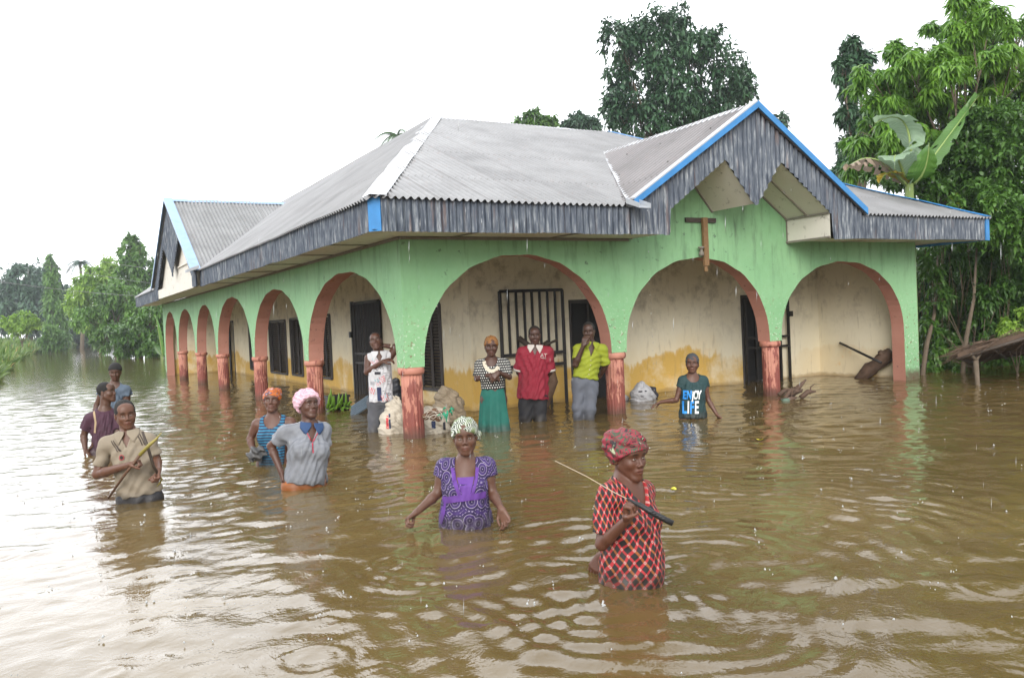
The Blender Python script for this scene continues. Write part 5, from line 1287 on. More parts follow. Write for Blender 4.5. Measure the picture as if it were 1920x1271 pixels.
M_PURP = m_rings('purple_ring_print', (.010, .007, .03), (.05, .022, .14), (.36, .31, .44)); M_PPL = m_cloth('plain_purple', (.12, .04, .27))
pur = Person('woman in purple ring-print dress with violet sash and green headwrap', 5.58, (868, 982),
    dict(head=(872, 820), neck=(873, 869), pelvis=(873, 976), sa=(834, 877), sb=(912, 875), ea=(820, 925, .02), wa=(782, 959, .13), eb=(923, 924, .02), wb=(940, 954, .13)),
    head=(-2, -2, -2), skin=(0.096, 0.050, 0.034), fem=True, h_head=.0035, h_body=.0075, h_hand=.0032, seed=2, bust=.85, belly=.8, build=.98)
pur.hand('a', (-.9, .3, -.55), (.2, .3, -1), curl=(55, 60, 35), thumb=(.6, .6), side=-1)
pur.hand('b', (.35, .35, -1), (-.5, .6, .3), curl=(35, 35, 20), spread=.5, thumb=(.8, .3), side=1)
pur.finish()
pg = pur.garment('dress', M_PURP, .014, hem=-.5, neck='square', nw=.068, nd=.115, sleeve=.36, sleeve_e=.026, folds=.0035, h=.0065,
    loft=[(-.12, .150, .118, .0), (-.26, .140, .12, .01), (-.42, .165, .14, .02), (-.60, .185, .15, .02)])
f0 = pur.gf
# plain purple inset, straps and sash
def grid_patch(p, name, quad, mat, n=10, lift=.004, parent=None, fld=None):
    (a, b, c, d) = [np.array(q, float) for q in quad]; g = np.linspace(0, 1, n); U, W_ = np.meshgrid(g, g); U = U.ravel()[:, None]; W_ = W_.ravel()[:, None]
    Q = a*(1-U)*(1-W_)+b*U*(1-W_)+c*U*W_+d*(1-U)*W_; V = p.hit(Q[:, 0], Q[:, 1], fld, lift=lift); F = np.array([(i*n+j, i*n+j+1, (i+1)*n+j+1, (i+1)*n+j) for i in range(n-1) for j in range(n-1)])
    return link(name, safe_mesh(name, V, F, [mat], smooth=True), parent or p.root)
def minfield(*fs): return lambda P: np.minimum.reduce([f(P) for f in fs])
fb = minfield(f0, pur.bodyf)
grid_patch(pur, 'bodice_inset', [(-.052, -.075), (.062, -.07), (.040, -.178), (-.012, -.185)], M_PPL, 12, .008, pg, fb)
pur.band('strap', [(-.082, -.015), (-.068, -.09), (-.03, -.18)], .026, M_PPL, fb, pg, lift=.006)
pur.band('strap', [(.082, -.012), (.075, -.09), (.052, -.18)], .022, M_PPL, fb, pg, lift=.006)
pur.band('sash', [(-.145, -.225), (-.07, -.208), (0, -.197), (.08, -.190), (.14, -.186)], .044, M_PPL, f0, pg, 30, .007)
pur.band('sash_tail', [(-.135, -.22), (-.142, -.30), (-.165, -.38)], .03, M_PPL, f0, pg, 16, .008)
def m_zebra(name, a, b, scale=26):
    t = NT(name); w_ = t.n('ShaderNodeTexWave'); w_.inputs['Scale'].default_value = scale; w_.inputs['Distortion'].default_value = 9; w_.inputs['Detail'].default_value = 1; t.l(t.co(), w_.inputs[0])
    n = t.noise(t.co(), 11, 2); m = t.math('MULTIPLY', t.ramp(w_.outputs['Fac'], [(.6, 0.), (.68, 1.)]), t.ramp(n, [(.44, 0.), (.5, 1.)]))
    c = t.mix(m, a, b); c = t.mix(t.math('MULTIPLY', t.ramp(w_.outputs['Fac'], [(.3, 1.), (.4, 0.)]), t.ramp(n, [(.5, 0.), (.55, 1.)])), c, (.02, .025, .02)); return t.fin(c, .7, t.bump(n, .3, .02))
pur.headshell('hair', M_HAIR, .004, (.080, .040), (-.085, -.062), noise=.001)
pur.headshell('headwrap', m_zebra('green_white_wrap', (.13, .17, .07), (.5, .52, .48)), .013, (.095, .050), (-.08, -.055), fold=.004, nf=5, extra=[((.085, -.045, -.02), (.02, .022, .04), .015), ((.09, -.055, .01), (.022, .02, .022), .01)])
# 1 man in tan polo
M_TAN = m_cloth('tan_polo', (.24, .20, .145)); M_STR = plain('dark_stripe', (.03, .018, .015), .8, .2, 20)
tan = Person('man in tan polo shirt with dark shoulder stripes holding two sticks', 6.88, (255, 938),
    dict(head=(235, 778), neck=(242, 815), pelvis=(262, 930), sa=(200, 834, .02), sb=(279, 827, -.02), ea=(182, 889, .05), wa=(240, 872, .24), eb=(293, 862, -.02), wb=(297, 880, .12)),
    head=(8, -3, -4), skin=(0.109, 0.055, 0.036), h_head=.004, h_body=.0085, h_hand=.004, seed=3)
tan.hand('a', (1, .3, .35), (.15, .2, -1), curl=(80, 85, 45), thumb=(.6, .6), side=-1)
tan.hand('b', (-.1, .5, -.9), (-1, .3, 0), curl=(75, 80, 45), thumb=(.6, .6), side=1)
tan.finish()
g1 = tan.garment('polo_shirt', M_TAN, .018, hem=-.50, neck='v', nw=.042, nd=.10, sleeve=.74, sleeve_e=.014, folds=.005, fdir=(9, 9), loft=[(-.14, .125, .10, 0), (-.4, .138, .11, .0), (-.6, .145, .12, 0)])
tan.collar(M_TAN)
for a, b in ((-.115, -.092), (-.098, -.075)): tan.band('shoulder_stripe', [(a-.005, -.02), (a+.012, -.06), (a+.045, -.115)], .0065, M_STR, None, g1)
tan.band('shoulder_stripe', [(-.078, -.065), (-.045, -.115)], .0065, M_STR, None, g1)
for a in (.105, .122): tan.band('shoulder_stripe', [(a-.02, -.005), (a, -.05), (a+.012, -.10)], .0065, M_STR, None, g1)
bd = tan.disc(-.045, -.165, .016, .0225, plain('badge_red', (.30, .03, .04), .7), name='badge', parent=g1); tan.disc(-.045, -.165, .0, .014, M_STR, name='emblem', parent=bd); tan.patch(-.045, -.165, .018, .006, plain('badge_thread', (.5, .4, .36), .8), 0, name='emblem', parent=bd, n=3)
tan.trousers(m_cloth('dark_jeans', (.02, .024, .035)), -.46)
tan.headshell('hair', M_HAIR, .0045, (.088, .044), (-.09, -.035), noise=.0012)
# 2 man in maroon
mar = Person('man in maroon T-shirt looking to the right, behind the man in the tan shirt', 9.75, (195, 850),
    dict(head=(200, 736), neck=(196, 769), pelvis=(197, 850), sa=(168, 786, .05), sb=(218, 783, -.06), ea=(157, 817, .02), wa=(160, 843, .1), eb=(222, 820, 0), wb=(226, 840, .15)),
    head=(58, 6, 0), skin=(0.085, 0.045, 0.030), h_head=.0045, h_body=.01, h_hand=.0045, seed=4)
mar.hand('a', (.55, .5, -.5), (.3, .3, -1), curl=(45, 50, 30), side=-1); mar.hand('b', (0, .6, -1), (-1, .2, 0), side=1); mar.finish()
g2 = mar.garment('t_shirt', m_cloth('maroon_shirt', (.055, .018, .035)), .016, hem=-.6, neck='crew', nw=.078, nd=.075, sleeve=.62, sleeve_e=.024, folds=.005)
mar.band('strap', [(-.115, .02), (-.10, -.06), (-.09, -.13), (-.10, -.25)], .022, plain('tan_strap', (.34, .25, .15), .8), None, g2)
mar.headshell('hair', M_HAIR, .004, (.084, .046), (-.09, -.035), noise=.0012)
# 3 man in slate blue
sla = Person('young man in loose blue-grey top, farthest back of the three at the left', 12.0, (215, 809),
    dict(head=(216, 698), neck=(214, 722), pelvis=(212, 800), sa=(194, 734), sb=(236, 732), ea=(181, 760, 0), wa=(176, 790, .1), eb=(240, 762, 0), wb=(238, 790, .05)),
    head=(-6, -12, 3), skin=(0.076, 0.039, 0.026), h_head=.0055, h_body=.011, h_hand=.006, seed=5)
sla.hand('a', (0, .3, -1), (1, .2, 0), side=-1); sla.hand('b', (0, .3, -1), (-1, .2, 0), side=1); sla.finish()
sla.garment('loose_top', m_cloth('slate_top', (.075, .105, .145)), .016, hem=-.6, neck='scoop', nw=.10, nd=.09, sleeve=.30, sleeve_e=.028, folds=.007)
sla.headshell('hair', M_HAIR, .016, (.090, .058), (-.09, -.01), noise=.0015)
# 4 woman in striped vest
def m_stripe(name, a, b, period, duty, wob=.0):
    t = NT(name); x, y, z = t.sep(cloth_tc(t)); yy = t.math('ADD', y, t.math('MULTIPLY', t.noise(t.co(), 6, 2), wob)) if wob else y
    m = t.math('LESS_THAN', t.math('FRACT', t.math('ADD', t.math('MULTIPLY', yy, 1/period), 50)), duty); return cloth_fin(t, t.mix(m, a, b), .75)
blu = Person('woman in navy and turquoise striped vest with orange headwrap', 8.51, (500, 868),
    dict(head=(510, 752), neck=(513, 784), pelvis=(514, 866), sa=(482, 796), sb=(546, 793), ea=(469, 823, .0), wa=(476, 848, .12), eb=(550, 826), wb=(545, 852, .1)),
    head=(-8, 8, 3), skin=(0.096, 0.048, 0.034), fem=True, h_head=.004, h_body=.009, seed=6, bust=1.15, build=1.06, belly=.7)
blu.hand('a', (.25, .4, -1), (.8, .5, 0), curl=(60, 60, 40), side=-1); blu.hand('b', (0, .3, -1), (-1, .2, 0), side=1); blu.finish()
blu.garment('vest', m_stripe('vest_stripes', (.012, .03, .075), (.02, .21, .36), .028, .34, .01), .010, hem=-.6, neck='scoop', nw=.088, nd=.15, sleeve=0, arms='', shoulder_cut=.128, folds=.003)
blu.headshell('hair', M_HAIR, .004, (.078, .045), (-.085, -.062), noise=.001)
blu.headshell('headwrap', m_wrap('orange_wrap', [(.03, .035, .10), (.42, .10, .015), (.48, .14, .02), (.40, .09, .015), (.025, .03, .09), (.4, .3, .3)], 16, .7, (1, 1, 2)), .014, (.096, .050), (-.08, -.05), fold=.004, nf=5, extra=[((.045, -.04, .095), (.045, .05, .04), .02)])
# 5 woman in grey polo
M_COLB = m_cloth('blue_collar', (.022, .055, .14)); M_REDZ = plain('red_zip', (.45, .02, .05), .6)
gry = Person('woman in grey striped polo shirt and pink frilly cap, looking up to the right', 7.15, (575, 912),
    dict(head=(577, 761), neck=(582, 799), pelvis=(571, 906), sa=(535, 811, .06), sb=(607, 806, -.08), ea=(508, 836, .0), wa=(527, 884, .08), eb=(611, 850, -.1), wb=(606, 886, -.02)),
    head=(30, 12, 4), skin=(0.076, 0.037, 0.026), fem=True, h_head=.0035, h_body=.008, h_hand=.0038, seed=7, bust=1.15, build=1.04, belly=.75)
gry.hand('a', (.1, .2, -1), (.9, -.2, 0), curl=(30, 40, 25), side=-1); gry.hand('b', (.1, .2, -1), (-1, .2, 0), side=1); gry.finish()
g5 = gry.garment('polo_shirt', m_stripe('fine_grey_stripes', (.07, .085, .115), (.27, .28, .30), .0095, .6, .006), .014, hem=-.475, neck='v', nw=.046, nd=.125, sleeve=.62, sleeve_e=.020, folds=.004, h=.0065,
    loft=[(-.15, .15, .11, 0), (-.35, .15, .12, .02), (-.48, .165, .135, .02)])
gry.collar(M_COLB); gry.band('zip_placket', [(.0, -.115), (.003, -.16), (.008, -.20)], .010, M_REDZ, None, g5)
gry.band('collar_edge', [(-.045, -.045), (0, -.118)], .007, M_REDZ, None, g5); gry.band('collar_edge', [(.045, -.04), (0, -.118)], .007, M_REDZ, None, g5)
gry.trousers(m_cloth('orange_skirt', (.45, .13, .015)), -.44, .018, 'skirt')
gry.headshell('hair', M_HAIR, .004, (.078, .045), (-.085, -.062), noise=.001)
gry.headshell('shower_cap', m_wrap('pink_cap', [(.55, .27, .34), (.62, .42, .48), (.58, .34, .41), (.64, .48, .53)], 40), .026, (.092, .058), (-.085, -.075), fold=.006, nf=12, extra=[((0, -.05, .06), (.085, .07, .075), .03)])
# 8 person in newsprint shirt
M_TROU = m_cloth('grey_trousers', (.075, .078, .090))
G_V = 'people standing under the arches'
nws = Person('person in white newsprint and flag shirt, one arm raised behind the head', 10.65, (714, 806),
    dict(head=(705, 641), neck=(711, 664), pelvis=(715, 752), sa=(692, 672, .02), sb=(731, 667, -.02), ea=(688, 698, .06), wa=(717, 678, .18), eb=(745, 652, -.05), wb=(722, 648, -.08),
         ha=(705, 758), hb=(726, 758), ka=(702, 812, .05), kb=(730, 812, .03)),
    head=(-6, 14, -8), skin=(0.081, 0.039, 0.026), h_head=.005, h_body=.0095, h_hand=.005, seed=8, bust=.6, build=1.02, group=G_V)
nws.hand('a', (1, .2, .25), (0, -.4, -1), curl=(30, 40, 20), side=-1); nws.hand('b', (-1, -.2, -.1), (0, .3, 1), curl=(30, 30, 20), side=1); nws.finish()
M_WHT = m_cloth('white_print_cotton', (.52, .52, .54)); g8 = nws.garment('sleeveless_shirt', M_WHT, .016, hem=-.60, neck='v', nw=.05, nd=.11, sleeve=0, arms='', shoulder_cut=.150, folds=.004,
    loft=[(-.15, .14, .11, 0), (-.4, .15, .125, .02), (-.6, .165, .14, .01)])
nws.collar(M_WHT)
M_INK = plain('black_ink', (.03, .03, .04), .8); M_FR = plain('print_red', (.50, .05, .06), .8); M_FC = plain('print_cyan', (.10, .42, .48), .8); M_NAVY = plain('print_navy', (.02, .03, .08), .8); M_GRY = plain('print_grey', (.30, .30, .32), .8)
def flag(p, x, z, w, h, rot, g):
    fl = p.patch(x, z, w, h, M_WHT, rot, name='flag_print', parent=g, skew=.25)
    c, s_ = math.cos(rot), math.sin(rot)
    for i in range(4):
        b = h*(-.43+.27*i); p.band('stripe', [(x-w/2*c-(b)*s_+b*.25, z-w/2*s_+b*c), (x+w/2*c-b*s_+b*.25, z+w/2*s_+b*c)], h*.12, M_FR, None, fl, 8, .0045)
    p.patch(x-w*.22*c-h*.22*s_, z-w*.22*s_+h*.22*c, w*.5, h*.55, M_FC, rot, name='star_field', parent=fl, n=4)
    for i in range(3):
        for j in range(2): p.disc(x-w*(.36-.13*i)*c-h*(.12+.2*j)*s_, z-w*(.36-.13*i)*s_+h*(.12+.2*j)*c, 0, .006, M_WHT, name='star', parent=fl, n=5)
flag(nws, .0, -.33, .13, .085, .45, g8); flag(nws, -.06, -.09, .09, .06, -.5, g8); flag(nws, -.115, -.45, .07, .10, 1.2, g8); flag(nws, .05, -.55, .10, .07, -1.2, g8)
nws.patch(-.02, -.50, .055, .17, M_NAVY, .02, name='print', parent=g8); nws.patch(-.03, -.235, .075, .035, M_INK, -.05, name='print', parent=g8); nws.patch(-.10, -.36, .05, .04, M_GRY, 0, name='print', parent=g8)
for tx, x, z, sz, r in (('NEWS', -.02, -.19, .05, .05), ('TODAY', .085, -.22, .04, .1), ('UCK', .09, -.52, .05, -.15), ('YORK', -.11, -.41, .045, 1.3), ('ON THE', .03, -.14, .03, 0), ('CITY', .08, -.42, .04, .1)):
    if tx not in ('NEWS', 'UCK'): continue
    nws.text(tx, x, z, sz, M_INK, rot=r, parent=g8)
rr = random.Random(2)
for k in range(26):
    x = rr.uniform(-.13, .12); z = rr.uniform(-.58, -.15); nws.patch(x, z, rr.uniform(.02, .045), .005, M_GRY if k % 2 else M_INK, rr.uniform(-.1, .1), name='print_line', parent=g8, n=3)
nws.trousers(M_TROU, -.55, .02, bottom=.75)
nws.headshell('hair', M_HAIR, .004, (.084, .044), (-.09, -.035), noise=.0012)
# 9 woman in polka dot top
def m_dots(name, a, b, s=.031, r=.26):
    t = NT(name); x, y, z = t.sep(cloth_tc(t)); u = t.math('MULTIPLY', x, 1/s); v = t.math('MULTIPLY', y, 1/s); row = t.math('FLOOR', v)
    u = t.math('ADD', u, t.math('MULTIPLY', row, .5)); fu = t.math('SUBTRACT', t.math('FRACT', t.math('ADD', u, 50)), .5); fv = t.math('SUBTRACT', t.math('FRACT', t.math('ADD', v, 50)), .5)
    d = t.math('SQRT', t.math('ADD', t.math('MULTIPLY', fu, fu), t.math('MULTIPLY', fv, fv))); return cloth_fin(t, t.mix(t.math('LESS_THAN', d, r), a, b), .8)
pol = Person('woman in black and white polka dot top and long teal skirt', 10.26, (927, 806),
    dict(head=(921, 650), neck=(921, 676), pelvis=(925, 748), sa=(899, 684), sb=(947, 682), ea=(894, 710, .03), wa=(917, 703, .17), eb=(955, 707, .03), wb=(934, 698, .20), ha=(915, 752), hb=(937, 752), ka=(914, 812), kb=(938, 812)),
    head=(0, -4, 2), skin=(0.068, 0.034, 0.025), fem=True, h_head=.0045, h_body=.0095, h_hand=.0045, seed=9, bust=.95, group=G_V)
pol.hand('a', (1, .1, -.25), (0, -.5, -1), curl=(20, 25, 20), side=-1); pol.hand('b', (-.8, .2, -.7), (0, -.9, -.4), curl=(20, 25, 20), side=1); pol.finish()
g9 = pol.garment('polka_dot_top', m_dots('white_on_black_dots', (.012, .012, .014), (.62, .62, .58)), .014, hem=-.345, neck='scoop', nw=.078, nd=.105, sleeve=.82, sleeve_e=.020, folds=.003, h=.007)
M_CRM = m_cloth('cream_collar', (.55, .50, .40)); fb9 = minfield(pol.gf, pol.bodyf)
pol.band('collar', [(-.085, .0), (-.080, -.05), (-.045, -.105), (0, -.125), (.05, -.118), (.088, -.075)], .042, M_CRM, fb9, g9, 30, .005)
pol.skirt(m_cloth('teal_skirt', (.005, .11, .085), .25), -.30, [(0, .125, .10), (.12, .155, .125), (.35, .175, .145), (.62, .205, .165), (.8, .21, .17)])
pol.headshell('hair', M_HAIR, .003, (.078, .045), (-.085, -.062), noise=.001)
pol.headshell('headwrap', m_wrap('ochre_wrap', [(.07, .035, .015), (.27, .12, .03), (.22, .09, .025), (.30, .15, .045), (.08, .04, .02)], 34), .012, (.094, .050), (-.08, -.065), fold=.003, nf=5, extra=[((-.055, -.03, -.055), (.028, .03, .04), .02)])
# 10 man in red polo
M_RPOLO = m_cloth('red_polo_cloth', (.22, .009, .025)); M_CUFF = m_cloth('pale_rib', (.50, .46, .42))
rdm = Person('man in long red polo shirt with pale collar, hands behind his back', 10.93, (1000, 790),
    dict(head=(1002.5, 629), neck=(1003, 652), pelvis=(999, 735), sa=(979, 661), sb=(1028, 660), ea=(973, 698, -.04), wa=(990, 722, -.16), eb=(1031, 698, -.04), wb=(1010, 722, -.16), ha=(987, 742), hb=(1011, 742), ka=(985, 800), kb=(1013, 800)),
    head=(3, -5, 0), skin=(0.060, 0.030, 0.022), h_head=.0045, h_body=.0095, h_hand=.006, seed=10, group=G_V)
rdm.hand('a', (1, -.2, -.2), (0, 1, 0), curl=(30, 30, 20), side=-1); rdm.hand('b', (-1, -.2, -.2), (0, 1, 0), curl=(30, 30, 20), side=1); rdm.finish()
g10 = rdm.garment('polo_shirt', M_RPOLO, .018, hem=-.665, neck='v', nw=.045, nd=.10, sleeve=.92, sleeve_e=.030, folds=.005, loft=[(-.1, .175, .115, 0), (-.35, .185, .135, 0), (-.68, .200, .155, 0)])
rdm.collar(M_CUFF)
for k in 'ab':
    S, E_ = rdm.J['s'+k], rdm.J['e'+k]; c = S+(E_-S)*.92; d = nrm(E_-S); m = MB(); m.tube([c-d*.022, c+d*.004], [.0755, .0765], 24, cap=False); o = m.build('cuff', M_CUFF, rdm.root); md = o.modifiers.new('t', 'SOLIDIFY'); md.thickness = .006; md.offset = 0
rdm.text('AT', .115, -.115, .07, M_CUFF, parent=g10); rdm.patch(.115, -.128, .07, .007, M_CUFF, -.1, name='print_line', parent=g10, n=3); rdm.band('placket', [(0, -.10), (.003, -.185)], .02, M_RPOLO, None, g10)
rdm.trousers(m_cloth('black_trousers', (.014, .014, .018)), -.60, .022, bottom=.72)
rdm.headshell('hair', M_HAIR, .004, (.084, .046), (-.09, -.03), noise=.0012)
# 11 person in lime shirt
lim = Person('person in lime green shirt and grey trousers, hand over the mouth', 10.85, (1097, 787),
    dict(head=(1104, 622), neck=(1107, 646), pelvis=(1096, 718), sa=(1084, 655, .02), sb=(1130, 655, -.03), ea=(1079, 684, .10), wa=(1094, 648, .18), eb=(1136, 684, -.06), wb=(1125, 705, -.16), ha=(1087, 724), hb=(1108, 724), ka=(1084, 764, .04), kb=(1106, 768, .06), fa=(1086, 830), fb=(1104, 830)),
    head=(-4, -6, -4), skin=(0.055, 0.029, 0.021), h_head=.0045, h_body=.0095, h_hand=.0045, seed=11, build=.98, group=G_V)
lim.hand('a', (.3, .0, 1), (.3, -1, 0), curl=(35, 45, 25), side=-1); lim.hand('b', (-1, -.2, -.3), (0, 1, 0), curl=(30, 30, 20), side=1); lim.finish()
g11 = lim.garment('shirt', m_cloth('lime_cloth', (.24, .28, .015)), .014, hem=-.44, neck='v', nw=.052, nd=.16, sleeve=(.66, 1.0), sleeve_e=.020, folds=.005, fdir=(6, 12), loft=[(-.1, .15, .11, 0), (-.3, .14, .11, .0), (-.46, .165, .135, 0)])
lim.collar(m_cloth('lime_cloth', (.24, .28, .015)))
for k in range(4): lim.disc(.004, -.20-.06*k, 0, .006, M_CUFF, name='button', parent=g11, n=8)
lim.trousers(m_cloth('grey_twill', (.10, .11, .135)), -.385, .016, bottom=.8)
lim.headshell('hair', M_HAIR, .005, (.084, .044), (-.09, -.03), noise=.0012)
# 12 woman in dark green T-shirt
enj = Person('woman in dark green T-shirt with blue and white lettering, wading with arms spread', 10.52, (1300, 784),
    dict(head=(1298, 682), neck=(1298, 706), pelvis=(1299, 782), sa=(1280, 714), sb=(1319, 714), ea=(1268, 750, .02), wa=(1241, 753, .08), eb=(1328, 750, .0), wb=(1344, 777, .08)),
    head=(-3, 0, 1), skin=(0.096, 0.047, 0.032), fem=True, h_head=.0045, h_body=.009, h_hand=.0042, seed=12, bust=.8, build=.95)
enj.hand('a', (-1, .2, -.35), (0, .2, -1), curl=(12, 20, 20), spread=.3, side=-1); enj.hand('b', (.7, .2, -.7), (-.5, .3, -.6), curl=(15, 20, 15), side=1); enj.finish()
g12 = enj.garment('t_shirt', m_cloth('dark_green_jersey', (.012, .042, .045)), .014, hem=-.52, neck='scoop', nw=.082, nd=.10, sleeve=.34, sleeve_e=.022, folds=.0035, h=.007, loft=[(-.1, .14, .11, 0), (-.3, .15, .12, .0), (-.5, .155, .125, 0)])
M_TB = plain('print_blue', (.03, .27, .75), .6, .05); M_TW = plain('print_white', (.72, .74, .74), .6, .05)
def word(p, s_, xs, z, size, cols, g, sx):
    for ch, x, c in zip(s_, xs, cols): p.text(ch, x, z, size, c, parent=g, bold=.006, sx=sx, shear=.08)
word(enj, 'ENjOY', (-.122, -.072, -.028, .008, .052), -.270, .145, [M_TB, M_TB, M_TW, M_TW, M_TW], g12, .52)
word(enj, 'LIFE', (-.125, -.083, -.040, .018), -.448, .215, [M_TB, M_TW, M_TB, M_TW], g12, .50)
enj.headshell('hair', M_HAIR, .003, (.078, .042), (-.085, -.062), noise=.001)
enj.headshell('headscarf', m_cloth('charcoal_scarf', (.045, .048, .055)), .010, (.094, .048), (-.08, -.065), fold=.002, nf=4, extra=[((.066, -.035, -.045), (.018, .03, .045), .02)])
# ================================================================ things held, stored and floating
def W0(px, py, z=0.):
    """point of the horizontal plane z seen at a spot of the photograph"""
    d = _F+_R2*(px-960)/1568.5-_U2*(py-635.5)/1568.5; return CAMP+d*((z-CAMP[2])/d[2])
def rod(name, pts, rs, mats, label, cat, mi=None, n=8, jit=.1, group=None):
    o_ = np.array(pts[0]); m = MB(); P_ = [np.array(p)-o_ for p in pts]; m.tube(P_, rs, n, jit=jit, rng=random.Random(3)); return tag(m.build(name, mats, None, tuple(o_)), label, cat, group)
M_STICK = plain('peeled_stick', (.11, .055, .03), .6, .4, 30); M_YSTK = plain('yellow_green_bark', (.24, .20, .04), .5, .4, 20)
# catapult held by the woman in plaid: black bound handle and pale rubber trailing over her shoulder
g = red.base+redgrip; q1 = at(1199, 946, 4.27-.36); q2 = at(1262, 981, 4.27-.42)
m = MB(); o_ = g.copy(); m.tube([p-o_ for p in (at(1176, 934, 3.93), at(1190, 942, 3.92), q1, at(1230, 965, 3.88), q2)], [.006, .008, .013, .015, .014], 10, jit=.12)
for k in range(5): c = q1+(q2-q1)*(.35+.09*k)-o_; m.lathe([(.0, -.004), (.019, -.003), (.019, .003), (0, .004)], tuple(c), 10)
cat_ = tag(m.build('catapult', plain('black_tape', (.012, .012, .013), .45), None, tuple(o_)), 'black-handled catapult with a long pale rubber band, in the hand of the woman in plaid', 'catapult')
m = MB(); m.tube([p-o_ for p in (at(1041, 864, 4.45), at(1100, 893, 4.25), at(1150, 922, 4.02), at(1178, 936, 3.95))], .0022, 5); m.build('rubber_band', plain('pale_rubber', (.42, .34, .24), .6), cat_)
# sticks of the man in tan
D = 6.88
s1 = rod('stick', [at(203, 934, D-.10), at(232, 892, D-.22), at(262, 853, D-.31)], [.009, .011, .012], M_STICK, 'brown stick dipping into the water, held across the tan polo shirt', 'stick')
m = MB(); o_ = np.array(s1.location); m.tube([p-o_ for p in (at(262, 853, D-.31), at(280, 834, D-.31), at(292, 824, D-.30), at(303, 811, D-.28))], [.015, .014, .010, .004], 8, jit=.15); m.build('bark', M_YSTK, s1)
s2 = rod('bent_stick', [at(267, 809, D-.22), at(277, 838, D-.23), at(288, 874, D-.20), at(298, 892, D-.14)], [.010, .012, .011, .010], M_DWOOD, 'dark bent stick in the left hand of the man in the tan polo shirt', 'stick')
m = MB(); o_ = np.array(s2.location); m.tube([p-o_ for p in (at(298, 892, D-.14), at(303, 898, D-.12), at(300, 905, D-.12), at(294, 912, D-.12))], [.010, .008, .007, .003], 7, jit=.15); m.build('bark', M_YSTK, s2)
rod('stick', [at(166, 843, 9.62), at(174, 836, 9.6), at(172, 829, 9.55)], [.012, .010, .006], M_STICK, 'short stub of stick in the hand of the man in maroon', 'stick')
tag(link('cloth', (lambda P: attr_mesh('cloth', *P, m_cloth('wet_grey_cloth', (.10, .105, .11))))(nets(lambda P: np.linalg.norm((P-np.array([0, 0, .05]))/np.array([1.1, .8, .9]), axis=1)-.075-.014*np.sin(P[:, 0]*70+P[:, 2]*40)-.012*np.sin(P[:, 1]*60-P[:, 2]*90), [-.15]*3, [.15, .15, .2], .008)), None, tuple(at(482, 860, 8.3))), 'wet grey cloth bundled in the hand of the woman in the striped vest', 'cloth')

# sacks
def m_sack(name, col, ink):
    t = NT(name); v = t.co(); w_ = t.n('ShaderNodeTexWave'); w_.inputs['Scale'].default_value = 60; t.l(v, w_.inputs[0])
    c = t.mix(t.noise(v, 7, 5), tuple(.75*x for x in col), col); c = t.mix(t.math('MULTIPLY', t.ramp(t.noise(v, 4, 4), [(.5, 0.), (.7, 1.)]), .5), c, tuple(.45*x for x in col))
    return t.fin(c, .7, t.bump(t.noise(v, 14, 5, .6, 1.), .7, .03))
def sack(label, c, rx, ry, rz, mat, seed, lean=0, prints=(), pinch=.0, group=None):
    ph = seed*1.9
    def f(P):
        x, y, z = P.T; x = x-lean*np.maximum(z, 0)
        tp = 1-pinch*np.clip((z/rz-.2), 0, 1); k = (np.abs(x/(rx*tp))**2.6+np.abs(y/(ry*tp))**2.6+np.abs(z/rz)**2.6)**(1/2.6)
        d = (k-1)*min(rx, ry, rz)*.8; return d-.007*np.sin(x*31+ph+3*np.sin(z*17))-.006*np.sin(z*30+x*24+ph)-.004*np.sin(x*75+z*50+2*np.sin(z*31))-.003*np.sin(z*120+x*60+3*np.sin(x*40))
    V, F = nets(f, [-rx*1.5-abs(lean)*rz, -ry*1.4, -rz*1.2], [rx*1.5+abs(lean)*rz, ry*1.4, rz*1.25], .009)
    o = tag(link('sack', attr_mesh('sack', V, F, mat), None, tuple(c)), label, 'sack', group); n = nrm((CAMP-c)*[1, 1, 0]); r = np.cross([0, 0, 1.], n)
    for x, z, w_, h, mt in prints:
        gx, gz_ = np.meshgrid(np.linspace(-.5, .5, 6)*w_+x, np.linspace(-.5, .5, 6)*h+z); P = np.outer(gx.ravel(), r)+np.outer(gz_.ravel(), [0, 0, 1.])+n*.6
        for _ in range(50): d = f(P); P = P-n*np.clip(d*.6, 0, .05)[:, None]
        P = P+n*.004; P[np.abs(d) > .01] = np.nan; F2 = np.array([(i*6+j, i*6+j+1, i*6+j+7, i*6+j+6) for i in range(5) for j in range(5)])
        link('print', safe_mesh('print', P, F2, [mt]), o)
    return o
S1 = m_sack('woven_sack', (.58, .52, .42), 0); S2 = m_sack('brown_netting_sack', (.40, .32, .22), 0); S3 = m_sack('white_rice_sack', (.50, .50, .52), 0)
c = W0(745, 815); sack('white sack with red and blue stripes slumped behind the corner column, on its left', (c[0]+.05, c[1]+.25, .10), .17, .16, .34, S1, 1, .10, [(-.07, .05, .03, .16, M_FR), (-.04, .06, .02, .18, M_NAVY)], .6)
c = W0(815, 815); sack('fat pale sack just right of the corner column, coconuts showing at its torn top', (c[0]+.05, c[1]+.28, .08), .27, .20, .24, S1, 2, 0, [(.06, .03, .05, .09, M_NAVY), (-.12, .05, .09, .035, M_INK), (.19, .0, .03, .10, M_INK)], .2)
c = W0(850, 795); sack('brown netting sack leaning on the pale sack near the room corner', (c[0]+.05, c[1]+.2, .18), .20, .17, .30, S2, 3, -.15, (), .3)
